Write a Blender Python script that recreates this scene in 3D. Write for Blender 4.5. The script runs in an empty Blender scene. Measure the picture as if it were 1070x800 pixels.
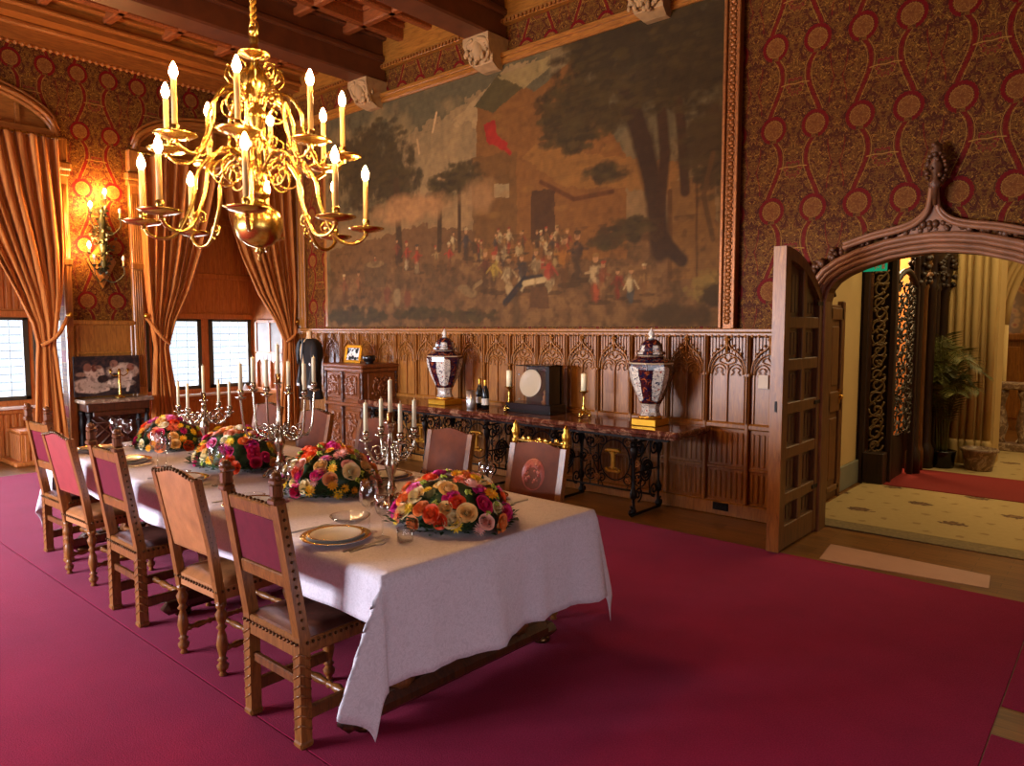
import bpy, math, random
import numpy as np
from mathutils import Vector, Matrix
PI = math.pi
SC = bpy.context.scene
COL = SC.collection
random.seed(7)

# ------------------------------------------------------------------ camera
FPX, YAW, PITCH, CH = 750.0, math.radians(131.0), math.radians(4.345), 1.70
cF = Vector((math.cos(YAW)*math.cos(PITCH), math.sin(YAW)*math.cos(PITCH), -math.sin(PITCH)))
cR = Vector((math.sin(YAW), -math.cos(YAW), 0.0))
cU = cR.cross(cF)
cam = bpy.data.cameras.new('camera'); cam.sensor_width = 36; cam.lens = FPX/1070*36; cam.clip_end = 100
co = bpy.data.objects.new('camera', cam); COL.objects.link(co)
m3 = Matrix((cR, cU, -cF)).transposed(); m4 = m3.to_4x4(); m4.translation = Vector((0, 0, CH)); co.matrix_world = m4
SC.camera = co

def on(px, py, ax, val):
    """the point of the room seen at that spot of the photograph on the plane axis=val"""
    d = cF + cR*((px-535)/FPX) - cU*((py-400)/FPX)
    t = (val - (0, 0, CH)[ax])/d[ax]
    return Vector((0, 0, CH)) + d*t

# ------------------------------------------------------------------ mesh builder
class MB:
    def __init__(s): s.v = []; s.f = []; s.mi = []; s.cur = 0; s.sm = []; s.smooth = False
    def add(s, vs, fs, M=None, smooth=None):
        b = len(s.v)
        for p in vs:
            s.v.append(tuple(M @ Vector(p)) if M is not None else tuple(p))
        for f in fs:
            s.f.append(tuple(i+b for i in f)); s.mi.append(s.cur); s.sm.append(s.smooth if smooth is None else smooth)
        return s
    def box(s, x0, x1, y0, y1, z0, z1, M=None, bev=0):
        if x0 > x1: x0, x1 = x1, x0
        if y0 > y1: y0, y1 = y1, y0
        if z0 > z1: z0, z1 = z1, z0
        if bev <= 0:
            vs = [(x, y, z) for x in (x0, x1) for y in (y0, y1) for z in (z0, z1)]
            fs = [(0,1,3,2),(4,6,7,5),(0,4,5,1),(2,3,7,6),(0,2,6,4),(1,5,7,3)]
            return s.add(vs, fs, M, False)
        b = min(bev, (x1-x0)/2.01, (y1-y0)/2.01, (z1-z0)/2.01)
        vs = []; 
        def ring(z, i): 
            return [(x0+i, y0+b, z), (x0+b, y0+i, z), (x1-b, y0+i, z), (x1-i, y0+b, z), (x1-i, y1-b, z), (x1-b, y1-i, z), (x0+b, y1-i, z), (x0+i, y1-b, z)]
        vs = ring(z0, b) + ring(z0+b, 0) + ring(z1-b, 0) + ring(z1, b)
        fs = [tuple(range(7, -1, -1)), tuple(range(24, 32))]
        for k in range(3):
            for i in range(8):
                fs.append((k*8+i, k*8+(i+1) % 8, k*8+8+(i+1) % 8, k*8+8+i))
        return s.add(vs, fs, M, False)
    def lathe(s, prof, c=(0, 0, 0), n=20, M=None, sx=1, sy=1, flute=0, fa=0.0, smooth=True, cap=True):
        vs = []; fs = []
        for r, z in prof:
            for i in range(n):
                a = 2*PI*i/n; rr = r*(1 + (fa*math.cos(flute*a) if flute else 0))
                vs.append((c[0]+rr*sx*math.cos(a), c[1]+rr*sy*math.sin(a), c[2]+z))
        for k in range(len(prof)-1):
            for i in range(n):
                j = (i+1) % n
                fs.append((k*n+i, k*n+j, (k+1)*n+j, (k+1)*n+i))
        if cap:
            if prof[0][0] > 1e-5: fs.append(tuple(range(n-1, -1, -1)))
            if prof[-1][0] > 1e-5: fs.append(tuple((len(prof)-1)*n+i for i in range(n)))
        return s.add(vs, fs, M, smooth)
    def tube(s, pts, r, n=8, M=None, closed=False, smooth=True):
        P = [Vector(p) for p in pts]; N = len(P)
        if N < 2: return s
        rs = r if isinstance(r, (list, tuple)) else [r]*N
        T = []
        for i in range(N):
            a = P[(i-1) % N] if (closed or i > 0) else P[i]
            b = P[(i+1) % N] if (closed or i < N-1) else P[i]
            t = (b-a); T.append(t.normalized() if t.length > 1e-9 else Vector((0, 0, 1)))
        up = Vector((0, 0, 1)) if abs(T[0].z) < .9 else Vector((1, 0, 0))
        nrm = T[0].cross(up).normalized(); vs = []; fs = []
        for i in range(N):
            nrm = nrm - T[i]*nrm.dot(T[i])
            nrm = nrm.normalized() if nrm.length > 1e-6 else T[i].orthogonal().normalized()
            bi = T[i].cross(nrm)
            for k in range(n):
                a = 2*PI*k/n
                vs.append(P[i] + (nrm*math.cos(a)+bi*math.sin(a))*rs[i])
        for i in range(N if closed else N-1):
            i2 = (i+1) % N
            for k in range(n):
                k2 = (k+1) % n
                fs.append((i*n+k, i*n+k2, i2*n+k2, i2*n+k))
        if not closed:
            fs.append(tuple(range(n-1, -1, -1))); fs.append(tuple((N-1)*n+k for k in range(n)))
        return s.add(vs, fs, M, smooth)
    def ball(s, c, r, n=10, m=6, sc=(1, 1, 1), M=None):
        prof = [(max(1e-6, r*math.sin(PI*k/m)), -r*math.cos(PI*k/m)) for k in range(m+1)]
        vs = []; fs = []
        for a, z in prof:
            for i in range(n):
                t = 2*PI*i/n; vs.append((c[0]+a*sc[0]*math.cos(t), c[1]+a*sc[1]*math.sin(t), c[2]+z*sc[2]))
        for k in range(m):
            for i in range(n): fs.append((k*n+i, k*n+(i+1) % n, (k+1)*n+(i+1) % n, (k+1)*n+i))
        return s.add(vs, fs, M, True)
    def grid(s, fn, nu, nv, M=None, smooth=True, wrap=False):
        vs = [fn(i/nu, j/nv) for j in range(nv+1) for i in range(nu+1)]
        fs = [(j*(nu+1)+i, j*(nu+1)+i+1, (j+1)*(nu+1)+i+1, (j+1)*(nu+1)+i) for j in range(nv) for i in range(nu)]
        return s.add(vs, fs, M, smooth)
    def prism(s, poly, d0, d1, ax='y', M=None):
        """a closed outline (a, b) pushed from d0 to d1 along an axis"""
        def mk(a, b, d): return (a, d, b) if ax == 'y' else ((d, a, b) if ax == 'x' else (a, b, d))
        n = len(poly)
        vs = [mk(a, b, d0) for a, b in poly] + [mk(a, b, d1) for a, b in poly]
        fs = [tuple(range(n)), tuple(range(2*n-1, n-1, -1))] + [(i, i+n, (i+1) % n+n, (i+1) % n) for i in range(n)]
        return s.add(vs, fs, M, False)
    def build(s, name, mats, parent=None, auto=True):
        me = bpy.data.meshes.new(name)
        me.from_pydata(s.v, [], s.f)
        if not isinstance(mats, (list, tuple)): mats = [mats]
        for m in mats: me.materials.append(m)
        me.polygons.foreach_set('material_index', s.mi)
        me.polygons.foreach_set('use_smooth', s.sm)
        me.update()
        import bmesh
        bm = bmesh.new(); bm.from_mesh(me)
        bmesh.ops.recalc_face_normals(bm, faces=bm.faces); bm.to_mesh(me); bm.free()
        o = bpy.data.objects.new(name, me); COL.objects.link(o)
        if parent is not None: o.parent = parent
        return o

def cr(pts, n=6):
    """smooth curve through the points"""
    P = [Vector(p) for p in pts]; out = []
    for i in range(len(P)-1):
        a = P[max(i-1, 0)]; b = P[i]; c = P[i+1]; d = P[min(i+2, len(P)-1)]
        for k in range(n):
            t = k/n
            out.append(.5*((2*b)+(c-a)*t+(2*a-5*b+4*c-d)*t*t+(3*b-a-3*c+d)*t**3))
    out.append(P[-1]); return out

def tag(o, label=None, cat=None, group=None, kind=None):
    if label: o['label'] = label
    if cat: o['category'] = cat
    if group: o['group'] = group
    if kind: o['kind'] = kind
    return o
def struct(mb, name, mat, parent=None):
    o = mb.build(name, mat, parent)
    if parent is None: o['kind'] = 'structure'
    return o
def empty(name, loc=(0, 0, 0), rz=0, label=None, cat=None, group=None):
    o = bpy.data.objects.new(name, None); COL.objects.link(o); o.location = loc; o.rotation_euler = (0, 0, rz)
    o.empty_display_size = .1
    return tag(o, label, cat, group)
def dup(o, loc=None, rz=None, label=None, group=None, parent=None):
    c = o.copy(); COL.objects.link(c)
    if parent is not None: c.parent = parent
    if loc is not None: c.location = loc
    if rz is not None: c.rotation_euler = (0, 0, rz)
    if label: c['label'] = label
    if group: c['group'] = group
    for ch in list(KIDS.get(o.name, o.children)): dup(ch, parent=c)
    return c
KIDS = {}
def TR(x, y, z): return Matrix.Translation((x, y, z))
def RZ(a): return Matrix.Rotation(a, 4, 'Z')
def RX(a): return Matrix.Rotation(a, 4, 'X')
def RY(a): return Matrix.Rotation(a, 4, 'Y')

# ------------------------------------------------------------------ materials
def lin(h):
    if isinstance(h, str):
        h = h.lstrip('#'); c = [int(h[i:i+2], 16)/255 for i in (0, 2, 4)]
    else: c = h
    return tuple(x/12.92 if x <= .04045 else ((x+.055)/1.055)**2.4 for x in c)
class X:
    """arithmetic on shader sockets"""
    nt = None
    def __init__(s, k): s.k = k
    @staticmethod
    def op(o, *a):
        n = X.nt.nodes.new('ShaderNodeMath'); n.operation = o
        for i, q in enumerate(a):
            if isinstance(q, X): X.nt.links.new(q.k, n.inputs[i])
            else: n.inputs[i].default_value = q
        return X(n.outputs[0])
    def __add__(s, o): return X.op('ADD', s, o)
    __radd__ = __add__
    def __sub__(s, o): return X.op('SUBTRACT', s, o)
    def __rsub__(s, o): return X.op('SUBTRACT', o, s)
    def __mul__(s, o): return X.op('MULTIPLY', s, o)
    __rmul__ = __mul__
    def __truediv__(s, o): return X.op('DIVIDE', s, o)
    def fr(s): return X.op('FRACT', s)
    def ab(s): return X.op('ABSOLUTE', s)
    def sin(s): return X.op('SINE', s)
    def sq(s): return X.op('SQRT', s)
    def lt(s, o, w=.004):
        """1 where s < o, with a soft edge"""
        return X.op('MULTIPLY', X.op('SUBTRACT', o, s), 1/w).cl()
    def cl(s):
        n = X.nt.nodes.new('ShaderNodeClamp'); X.nt.links.new(s.k, n.inputs[0]); return X(n.outputs[0])
    def mx(s, o): return X.op('MAXIMUM', s, o)
    def mn(s, o): return X.op('MINIMUM', s, o)
def newmat(name, rough=.5, metal=0, col=(.5, .5, .5), spec=None):
    m = bpy.data.materials.new(name); m.use_nodes = True
    b = m.node_tree.nodes['Principled BSDF']
    b.inputs['Base Color'].default_value = (*col, 1); b.inputs['Roughness'].default_value = rough
    b.inputs['Metallic'].default_value = metal
    if spec is not None: b.inputs['Specular IOR Level'].default_value = spec
    return m, m.node_tree, b
def mixc(nt, f, a, b, blend='MIX'):
    n = nt.nodes.new('ShaderNodeMix'); n.data_type = 'RGBA'; n.blend_type = blend
    for idx, q in ((0, f), (6, a), (7, b)):
        if isinstance(q, X): nt.links.new(q.k, n.inputs[idx])
        elif hasattr(q, 'is_linked'): nt.links.new(q, n.inputs[idx])
        elif idx == 0: n.inputs[0].default_value = q
        else: n.inputs[idx].default_value = (*q, 1)
    return n.outputs[2]
def noise(nt, vec=None, scale=5, detail=3, rough=.5, dist=0, out=0):
    n = nt.nodes.new('ShaderNodeTexNoise'); n.inputs['Scale'].default_value = scale
    n.inputs['Detail'].default_value = detail; n.inputs['Roughness'].default_value = rough; n.inputs['Distortion'].default_value = dist
    if vec is not None: nt.links.new(vec, n.inputs['Vector'])
    return n.outputs[out]
def coords(nt, scale=(1, 1, 1), kind='Object'):
    t = nt.nodes.new('ShaderNodeTexCoord'); mp = nt.nodes.new('ShaderNodeMapping'); mp.inputs['Scale'].default_value = scale
    nt.links.new(t.outputs[kind], mp.inputs['Vector']); return mp.outputs['Vector']
def ramp(nt, f, stops):
    n = nt.nodes.new('ShaderNodeValToRGB'); e = n.color_ramp.elements
    while len(e) < len(stops): e.new(.5)
    for q, (p, c) in zip(e, stops): q.position = p; q.color = (*c, 1)
    nt.links.new(f.k if isinstance(f, X) else f, n.inputs[0]); return n.outputs[0]
def bump(nt, b, h, st=.3, d=.01):
    n = nt.nodes.new('ShaderNodeBump'); n.inputs['Strength'].default_value = st; n.inputs['Distance'].default_value = d
    nt.links.new(h.k if isinstance(h, X) else h, n.inputs['Height']); nt.links.new(n.outputs[0], b.inputs['Normal'])
def wood(name, c1, c2, rough=.38, sc=(14, 14, 1.6), k=3.0):
    m, nt, b = newmat(name, rough)
    v = coords(nt, sc); f = noise(nt, v, k, 5, .6, 1.2)
    nt.links.new(ramp(nt, f, [(.3, lin(c1)), (.7, lin(c2))]), b.inputs['Base Color'])
    bump(nt, b, f, .12, .004); return m
def plain(name, c, rough=.5, metal=0, var=.12, sc=9, bumpy=0, spec=None, bsc=60):
    c = lin(c); m, nt, b = newmat(name, rough, metal, c, spec)
    v = coords(nt); f = noise(nt, v, sc, 4)
    nt.links.new(ramp(nt, f, [(.25, tuple(x*(1-var) for x in c)), (.75, tuple(min(1, x*(1+var)) for x in c))]), b.inputs['Base Color'])
    if bumpy: bump(nt, b, noise(nt, v, bsc, 3), bumpy, .004)
    return m
def emit(name, c, s):
    m = bpy.data.materials.new(name); m.use_nodes = True; nt = m.node_tree; nt.nodes.clear()
    e = nt.nodes.new('ShaderNodeEmission'); e.inputs[0].default_value = (*c, 1); e.inputs[1].default_value = s
    o = nt.nodes.new('ShaderNodeOutputMaterial'); nt.links.new(e.outputs[0], o.inputs[0]); return m

M = {}
M['wood'] = wood('warm_oak', '#754314', '#a86c2a')
M['woodx'] = wood('warm_oak_along_x', '#74410f', '#a56a26', sc=(1.6, 14, 14))
M['woody'] = wood('warm_oak_along_y', '#783f12', '#a86426', sc=(14, 1.6, 14))
M['wood_red'] = wood('red_oak_niche', '#a3551f', '#cf7f3c', .42)
M['chair_wood'] = wood('chair_walnut', '#5e340f', '#945a26', .34, (20, 20, 3))
M['chair_dark'] = wood('chair_dark_walnut', '#4a2712', '#7c461f', .34, (20, 20, 3))
M['dark_wood'] = wood('dark_carved_wood', '#2c150a', '#54290f', .35)
M['cab_wood'] = wood('cabinet_oak', '#54290f', '#8a4c22', .35)
M['ceil'] = wood('ceiling_wood', '#6b3210', '#9c5220', .5, (2, 12, 12))
M['door'] = wood('door_oak', '#4e2e10', '#7a4e20', .45, (12, 12, 1.5))
M['gold'] = plain('polished_brass', '#dab258', .27, 1, .05)
M['gold_dull'] = plain('dull_gilding', '#c9973a', .35, 1, .12, 30)
M['gilt'] = plain('gilt_carving', '#8f5522', .45, .3, .35, 40, .4)
M['pewter'] = plain('old_silver', '#b8a890', .22, 1, .2, 40)
M['iron'] = plain('wrought_iron', '#17100c', .5, .6, .3, 30)
M['bronze'] = plain('dark_bronze_leaves', '#3b3a20', .4, .5, .4, 40)
M['steel'] = plain('brushed_steel', '#c9c6c4', .38, 1, .08)
M['candle'] = plain('ivory_wax', '#efe0b6', .45, 0, .03)
M['sleeve'] = plain('candle_sleeve_wax', '#e6b56a', .45, 0, .05)
M['leather_b'] = plain('brown_leather', '#602c10', .5, 0, .25, 14, .2, .12)
M['leather_t'] = plain('tan_leather', '#a4683c', .38, 0, .3, 10, .25)
M['leather_s'] = plain('worn_seat_leather', '#5f3a30', .3, 0, .35, 12, .25)
M['velvet'] = plain('crimson_velvet', '#641022', .8, 0, .15, 20, .2, .2)
M['nail'] = plain('brass_nail', '#5b4026', .3, .9, .1)
M['porc'] = plain('porcelain', '#d9d2c6', .15, 0, .05)
M['stone'] = plain('carved_limestone', '#a07c4e', .8, 0, .2, 12, .6, None, 30)
M['cream'] = plain('cream_plaster', '#c4a569', .8, 0, .06, 3)
M['grey_plinth'] = plain('grey_plinth_paint', '#7a7660', .7, 0, .08)
M['black'] = plain('black_lacquer', '#0d0c0d', .22, 0, .2)
M['blackcloth'] = plain('black_wool', '#16100f', .85, 0, .25, 60, .4)
M['linen'] = plain('cream_linen_body', '#c9a173', .8, 0, .1)
M['white'] = plain('white_cotton', '#e8e4e2', .8, 0, .05)
M['rope'] = plain('gold_rope', '#c08a2c', .5, .5, .2, 80)
M['sill_shine'] = plain('sill_painted_reflection', '#e9dfd2', .35, 0, .04)  # window's reflection on the sill put into its cream white colour
M['lead'] = plain('lead_came', '#6f7a80', .6, .3, .1)
M['win_dark'] = plain('window_frame_green', '#38382c', .5, 0, .1)
M['leaf'] = plain('dark_leaf', '#2c4a20', .5, 0, .4, 30)
M['palm'] = plain('palm_leaf', '#56551a', .5, 0, .3, 20)
M['berry'] = plain('green_berries', '#a9b43a', .5, 0, .2, 20)
M['gold_block'] = plain('gilded_block', '#c48f1f', .35, .7, .1)

def marble(name, a, b_, c, rough=.15, sc=6):
    m, nt, b = newmat(name, rough)
    v = coords(nt); f = noise(nt, v, sc, 8, .65, 2.2)
    nt.links.new(ramp(nt, f, [(.3, lin(a)), (.52, lin(b_)), (.6, lin(c)), (.66, lin(b_))]), b.inputs['Base Color']); return m
M['marble'] = marble('red_brown_marble', '#3a1a10', '#613220', '#a37c60')
M['marble_g'] = marble('mottled_marble', '#5b4636', '#8a6d54', '#c2ab8c', .3, 9)

def thin_glass(name, tint=(.93, .97, 1), gl=.1):
    m = bpy.data.materials.new(name); m.use_nodes = True; nt = m.node_tree; nt.nodes.clear()
    t = nt.nodes.new('ShaderNodeBsdfTransparent'); t.inputs[0].default_value = (*tint, 1)
    g = nt.nodes.new('ShaderNodeBsdfGlossy'); g.inputs['Roughness'].default_value = .03
    lw = nt.nodes.new('ShaderNodeLayerWeight'); lw.inputs[0].default_value = .5; X.nt = nt
    fz = X.op('MINIMUM', X.op('ADD', X.op('MULTIPLY', X.op('POWER', X(lw.outputs['Facing']), 3.0), 1.3), .09), .85)
    mx = nt.nodes.new('ShaderNodeMixShader'); o = nt.nodes.new('ShaderNodeOutputMaterial')
    nt.links.new(fz.k, mx.inputs[0]); nt.links.new(t.outputs[0], mx.inputs[1]); nt.links.new(g.outputs[0], mx.inputs[2]); nt.links.new(mx.outputs[0], o.inputs[0]); return m
M['pane'] = thin_glass('window_glass')
mg, ntg, bg = newmat('crystal_glass', 0.0, 0, (1, 1, 1)); bg.inputs['Transmission Weight'].default_value = 1; bg.inputs['IOR'].default_value = 1.48
M['glass'] = thin_glass('crystal_glass_thin', (.97, .98, .98))

def damask(name, ax, u0, z0):
    """woven wall covering: red scalloped roundels, waving stems and gold sprigs on a bronze ground, repeat .686 x .677 m"""
    m, nt, b = newmat(name, .62); X.nt = nt
    t = nt.nodes.new('ShaderNodeTexCoord'); sp = nt.nodes.new('ShaderNodeSeparateXYZ'); nt.links.new(t.outputs['Object'], sp.inputs[0])
    u = X(sp.outputs[ax]); z = X(sp.outputs[2])
    PU, PV = .343, .677
    U = (u-u0)/PU; V = (z-z0)/PV
    a = ((U+.5).fr()-.5)*PU; bb = ((V+.5).fr()-.5)*PV
    par = ((U+.5)/2).fr().lt(.5, .0001)*2-1                       # +1 / -1 for neighbouring columns
    ang = X.op('ARCTAN2', a, bb)
    r = (a*a+bb*bb*.9).sq() + (ang*12).sin().ab()*.006
    ring = (r-.098).ab().lt(.016) * (1-(a.ab().lt(.03, .005)*bb.lt(-.05, .01)))
    inner = r.lt(.082)
    rim = (r-.076).ab().lt(.004)
    # filigree symmetrical about every column axis
    mir = (a*par)
    cx = nt.nodes.new('ShaderNodeCombineXYZ'); nt.links.new(mir.k, cx.inputs[0]); nt.links.new((bb*1.0).k, cx.inputs[1])
    def nz(s, d=2, dist=1.5):
        return X(noise(nt, cx.outputs[0], s, d, .5, dist))
    n1 = nz(26); n2 = nz(48, 2, .6)
    fil = (n1-.5).ab().lt(.03, .015)
    fil2 = (n2-.5).ab().lt(.035, .02)
    # stems
    w = mir + (bb*(2*PI/PV)).sin()*.055
    v2 = ((V+0.0).fr()-.5)*PV                                      # 0 half way between the roundels
    sx = mir - .055 - (v2*(2*PI/PV)).sin()*.03 + (v2*v2)*1.2
    stem = sx.ab().lt(.019)*v2.ab().lt(.235, .01)
    stem_e = ((sx.ab()-.026).ab().lt(.003, .002))*v2.ab().lt(.235, .01)
    # crown motif between columns of one parity
    e = (mir-PU/2).ab()
    rc = (e*e+v2*v2*.8).sq()
    pal = (rc+(X.op('ARCTAN2', e, v2+.03)*9).sin()*.012-.055).ab().lt(.009)
    bar = (v2-.012-(e*30).sin()*.006).ab().lt(.006)*e.lt(.12, .01)
    e2 = (mir+PU/2).ab()
    bot = (e2-(.03+(v2*9).sin().ab()*.035)).ab().lt(.006)*v2.ab().lt(.2, .01)
    dots = ((U*4).fr()-.5).ab().lt(.12, .05)*((V*9).fr()-.5).ab().lt(.2, .05)
    ground = lin('#644012'); dark = lin('#2a0e06'); red = lin('#620206'); gold = lin('#a07430')
    vel = (v2.ab().lt(.24, .05))*((1-e.lt(.045, .01))*.7)
    n3 = nz(11, 2, 2.2); n4 = nz(20, 2, .5)
    c = mixc(nt, (n3.lt(.47, .02)*.75), ground, lin('#3c0a06'))
    c = mixc(nt, ((n4-.5).ab().lt(.022, .012)*.8), c, lin('#9a6c24'))
    c = mixc(nt, (fil2*.7), c, lin('#35100a'))
    c = mixc(nt, (fil*.7), c, lin('#4c100c'))
    c = mixc(nt, (inner*(.45+n4*.5)), c, lin('#74421a'))
    c = mixc(nt, ((r-.045-(ang*5).sin()*.02).ab().lt(.005)*.8), c, lin('#8a602a'))
    c = mixc(nt, ((r-.118).ab().lt(.005)*.8), c, lin('#3a0a08'))
    c = mixc(nt, (stem*.85), c, red)
    c = mixc(nt, (stem_e*.7), c, gold)
    c = mixc(nt, (bot*.8), c, red)
    c = mixc(nt, (pal*.8), c, lin('#6e1618'))
    c = mixc(nt, (bar*.8), c, gold)
    c = mixc(nt, (ring*.95), c, red)
    c = mixc(nt, (rim*.6), c, gold)
    nt.links.new(c, b.inputs['Base Color'])
    bump(nt, b, (ring+stem+fil), .25, .003)
    b.inputs['Specular IOR Level'].default_value = .12
    return m
M['damP'] = damask('damask_right_wall', 0, -2.42, 2.02)
M['damW'] = damask('damask_window_wall', 1, 3.27, 2.04)

def carpet_mat():
    m, nt, b = newmat('crimson_carpet', .95); v = coords(nt)
    f1 = noise(nt, v, 2.2, 5, .6); f2 = noise(nt, v, 160, 2)
    c = ramp(nt, f1, [(.3, lin('#880f2e')), (.7, lin('#9c173b'))])
    c = mixc(nt, .35, c, ramp(nt, f2, [(.3, lin('#4d0c24')), (.7, lin('#a02752'))]))
    nt.links.new(c, b.inputs['Base Color']); bump(nt, b, f2, .5, .004)
    b.inputs['Sheen Weight'].default_value = .14; b.inputs['Sheen Roughness'].default_value = .35; b.inputs['Sheen Tint'].default_value = (1, .5, .7, 1)
    b.inputs['Specular IOR Level'].default_value = .1
    return m
M['carpet'] = carpet_mat()
def parquet_mat():
    m, nt, b = newmat('parquet', .35); v = coords(nt)
    br = nt.nodes.new('ShaderNodeTexBrick'); nt.links.new(v, br.inputs['Vector'])
    br.inputs['Scale'].default_value = 1; br.inputs['Brick Width'].default_value = .4; br.inputs['Row Height'].default_value = .08; br.inputs['Mortar Size'].default_value = .002
    br.inputs['Color1'].default_value = (*lin('#8a5a26'), 1); br.inputs['Color2'].default_value = (*lin('#5e3814'), 1); br.inputs['Mortar'].default_value = (*lin('#2a160a'), 1)
    f = noise(nt, coords(nt, (2, 20, 20)), 3, 4)
    nt.links.new(mixc(nt, .35, br.outputs[0], ramp(nt, f, [(.3, lin('#4a2a10')), (.7, lin('#a06c30'))])), b.inputs['Base Color']); return m
M['parquet'] = parquet_mat()
def rug_mat():
    m, nt, b = newmat('beige_rug', .95); X.nt = nt
    t = nt.nodes.new('ShaderNodeTexCoord'); sp = nt.nodes.new('ShaderNodeSeparateXYZ'); nt.links.new(t.outputs['Object'], sp.inputs[0])
    x = X(sp.outputs[0]); y = X(sp.outputs[1]); f = X(noise(nt, coords(nt), 22, 4)); 
    row = (y/.62); par = (row/2).fr().lt(.5, .001)
    a = ((x/.75+par*.5).fr()-.5)*.75; bq = (row.fr()-.5)*.62
    r = (a*a*.45+bq*bq).sq()+(f-.5)*.16
    med = r.lt(.075, .02); core = r.lt(.035, .02)
    r2 = ((a.ab()-.25)*(a.ab()-.25)+(bq.ab()-.2)*(bq.ab()-.2)).sq()+(f-.5)*.12
    c = mixc(nt, X.op('MULTIPLY', f, .5), lin('#b39a66'), lin('#8f7748'))
    c = mixc(nt, med*.9, c, lin('#4c2a1a')); c = mixc(nt, core*.6, c, lin('#8f6a3c')); c = mixc(nt, r2.lt(.04, .02)*.6, c, lin('#7a5c34'))
    nt.links.new(c, b.inputs['Base Color']); return m
M['rug'] = rug_mat()
M['rugborder'] = plain('rug_border', '#7e6c4a', .95, 0, .3, 40)
M['runner'] = plain('red_runner', '#7a120c', .9, 0, .08, 40)
def cloth_mat():
    m, nt, b = newmat('white_damask_linen', .7); v = coords(nt)
    f = noise(nt, v, 40, 3, .6, 1.5); f2 = noise(nt, v, 3, 2)
    c = ramp(nt, f, [(.42, lin('#cfc4cc')), (.5, lin('#e0d6de')), (.58, lin('#d3c8d0'))])
    nt.links.new(c, b.inputs['Base Color']); bump(nt, b, f, .06, .002); return m
M['cloth'] = cloth_mat()
def curtain_mat():
    m, nt, b = newmat('copper_velvet_curtain', .85, spec=.15); v = coords(nt, (1, 60, 1))
    f = noise(nt, v, 2, 4)
    nt.links.new(ramp(nt, f, [(.3, lin('#96501f')), (.7, lin('#c07636'))]), b.inputs['Base Color']); b.inputs['Sheen Weight'].default_value = .2
    b.inputs['Sheen Roughness'].default_value = .35; return m
M['curtain'] = curtain_mat()

def porcelain_panels(name):
    """dark blue and iron red ground with white reserved panels painted with sprays"""
    m, nt, b = newmat(name, .12); X.nt = nt
    t = nt.nodes.new('ShaderNodeTexCoord'); sp = nt.nodes.new('ShaderNodeSeparateXYZ'); nt.links.new(t.outputs['Object'], sp.inputs[0])
    x, y, z = X(sp.outputs[0]), X(sp.outputs[1]), X(sp.outputs[2])
    th = X.op('ARCTAN2', y, x)/(2*PI)
    s = ((th*4+.05).fr()-.5).ab()
    nv = coords(nt); f = X(noise(nt, nv, 38, 3)); g = X(noise(nt, nv, 26, 2, .5, 1))
    zz = (z-.34).ab()
    panel = s.lt(.31-zz*.25, .012)*zz.lt(.175-(s*s)*.25, .006)
    lidp = s.lt(.26, .02)*(z-.67).ab().lt(.045, .006)
    footp = (z-.11).lt(.03, .004)*.7
    white = panel.mx(lidp).mx(footp)
    c = mixc(nt, f.lt(.47, .03), lin('#3a1418'), lin('#141430'))
    c = mixc(nt, g.lt(.4, .02)*.7, c, lin('#a5532a'))
    band = ((z-.54).ab().lt(.008, .003)).mx((z-.14).ab().lt(.006, .003)).mx((z-.61).ab().lt(.005, .003))
    w = mixc(nt, (g-.5).ab().lt(.035, .02), lin('#d8cfc0'), lin('#22264a'))
    w = mixc(nt, f.lt(.37, .02), w, lin('#a0402a'))
    c = mixc(nt, white, c, w); c = mixc(nt, band, c, lin('#b8a890'))
    nt.links.new(c, b.inputs['Base Color']); return m
M['vase'] = porcelain_panels('painted_porcelain')
mp_, ntp_, bp_ = newmat('painted_canvas', .75); at_ = ntp_.nodes.new('ShaderNodeVertexColor'); at_.layer_name = 'paint'
ntp_.links.new(at_.outputs[0], bp_.inputs['Base Color']); bp_.inputs['Specular IOR Level'].default_value = .2
M['paint'] = mp_
mf_, ntf_, bf_ = newmat('petals', .6); oi_ = ntf_.nodes.new('ShaderNodeObjectInfo')
nf_ = noise(ntf_, coords(ntf_), 40, 2); ntf_.links.new(mixc(ntf_, .18, oi_.outputs['Color'], ramp(ntf_, nf_, [(.3, (0, 0, 0)), (.7, (1, 1, 1))]), 'SOFT_LIGHT'), bf_.inputs['Base Color'])
bf_.inputs['Subsurface Weight'].default_value = 0.0
M['petal'] = mf_
M['bulb'] = emit('lit_bulb', (1.0, .56, .22), 560)
M['bulbs'] = emit('lit_sconce_bulb', (1.0, .50, .17), 2600)

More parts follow.
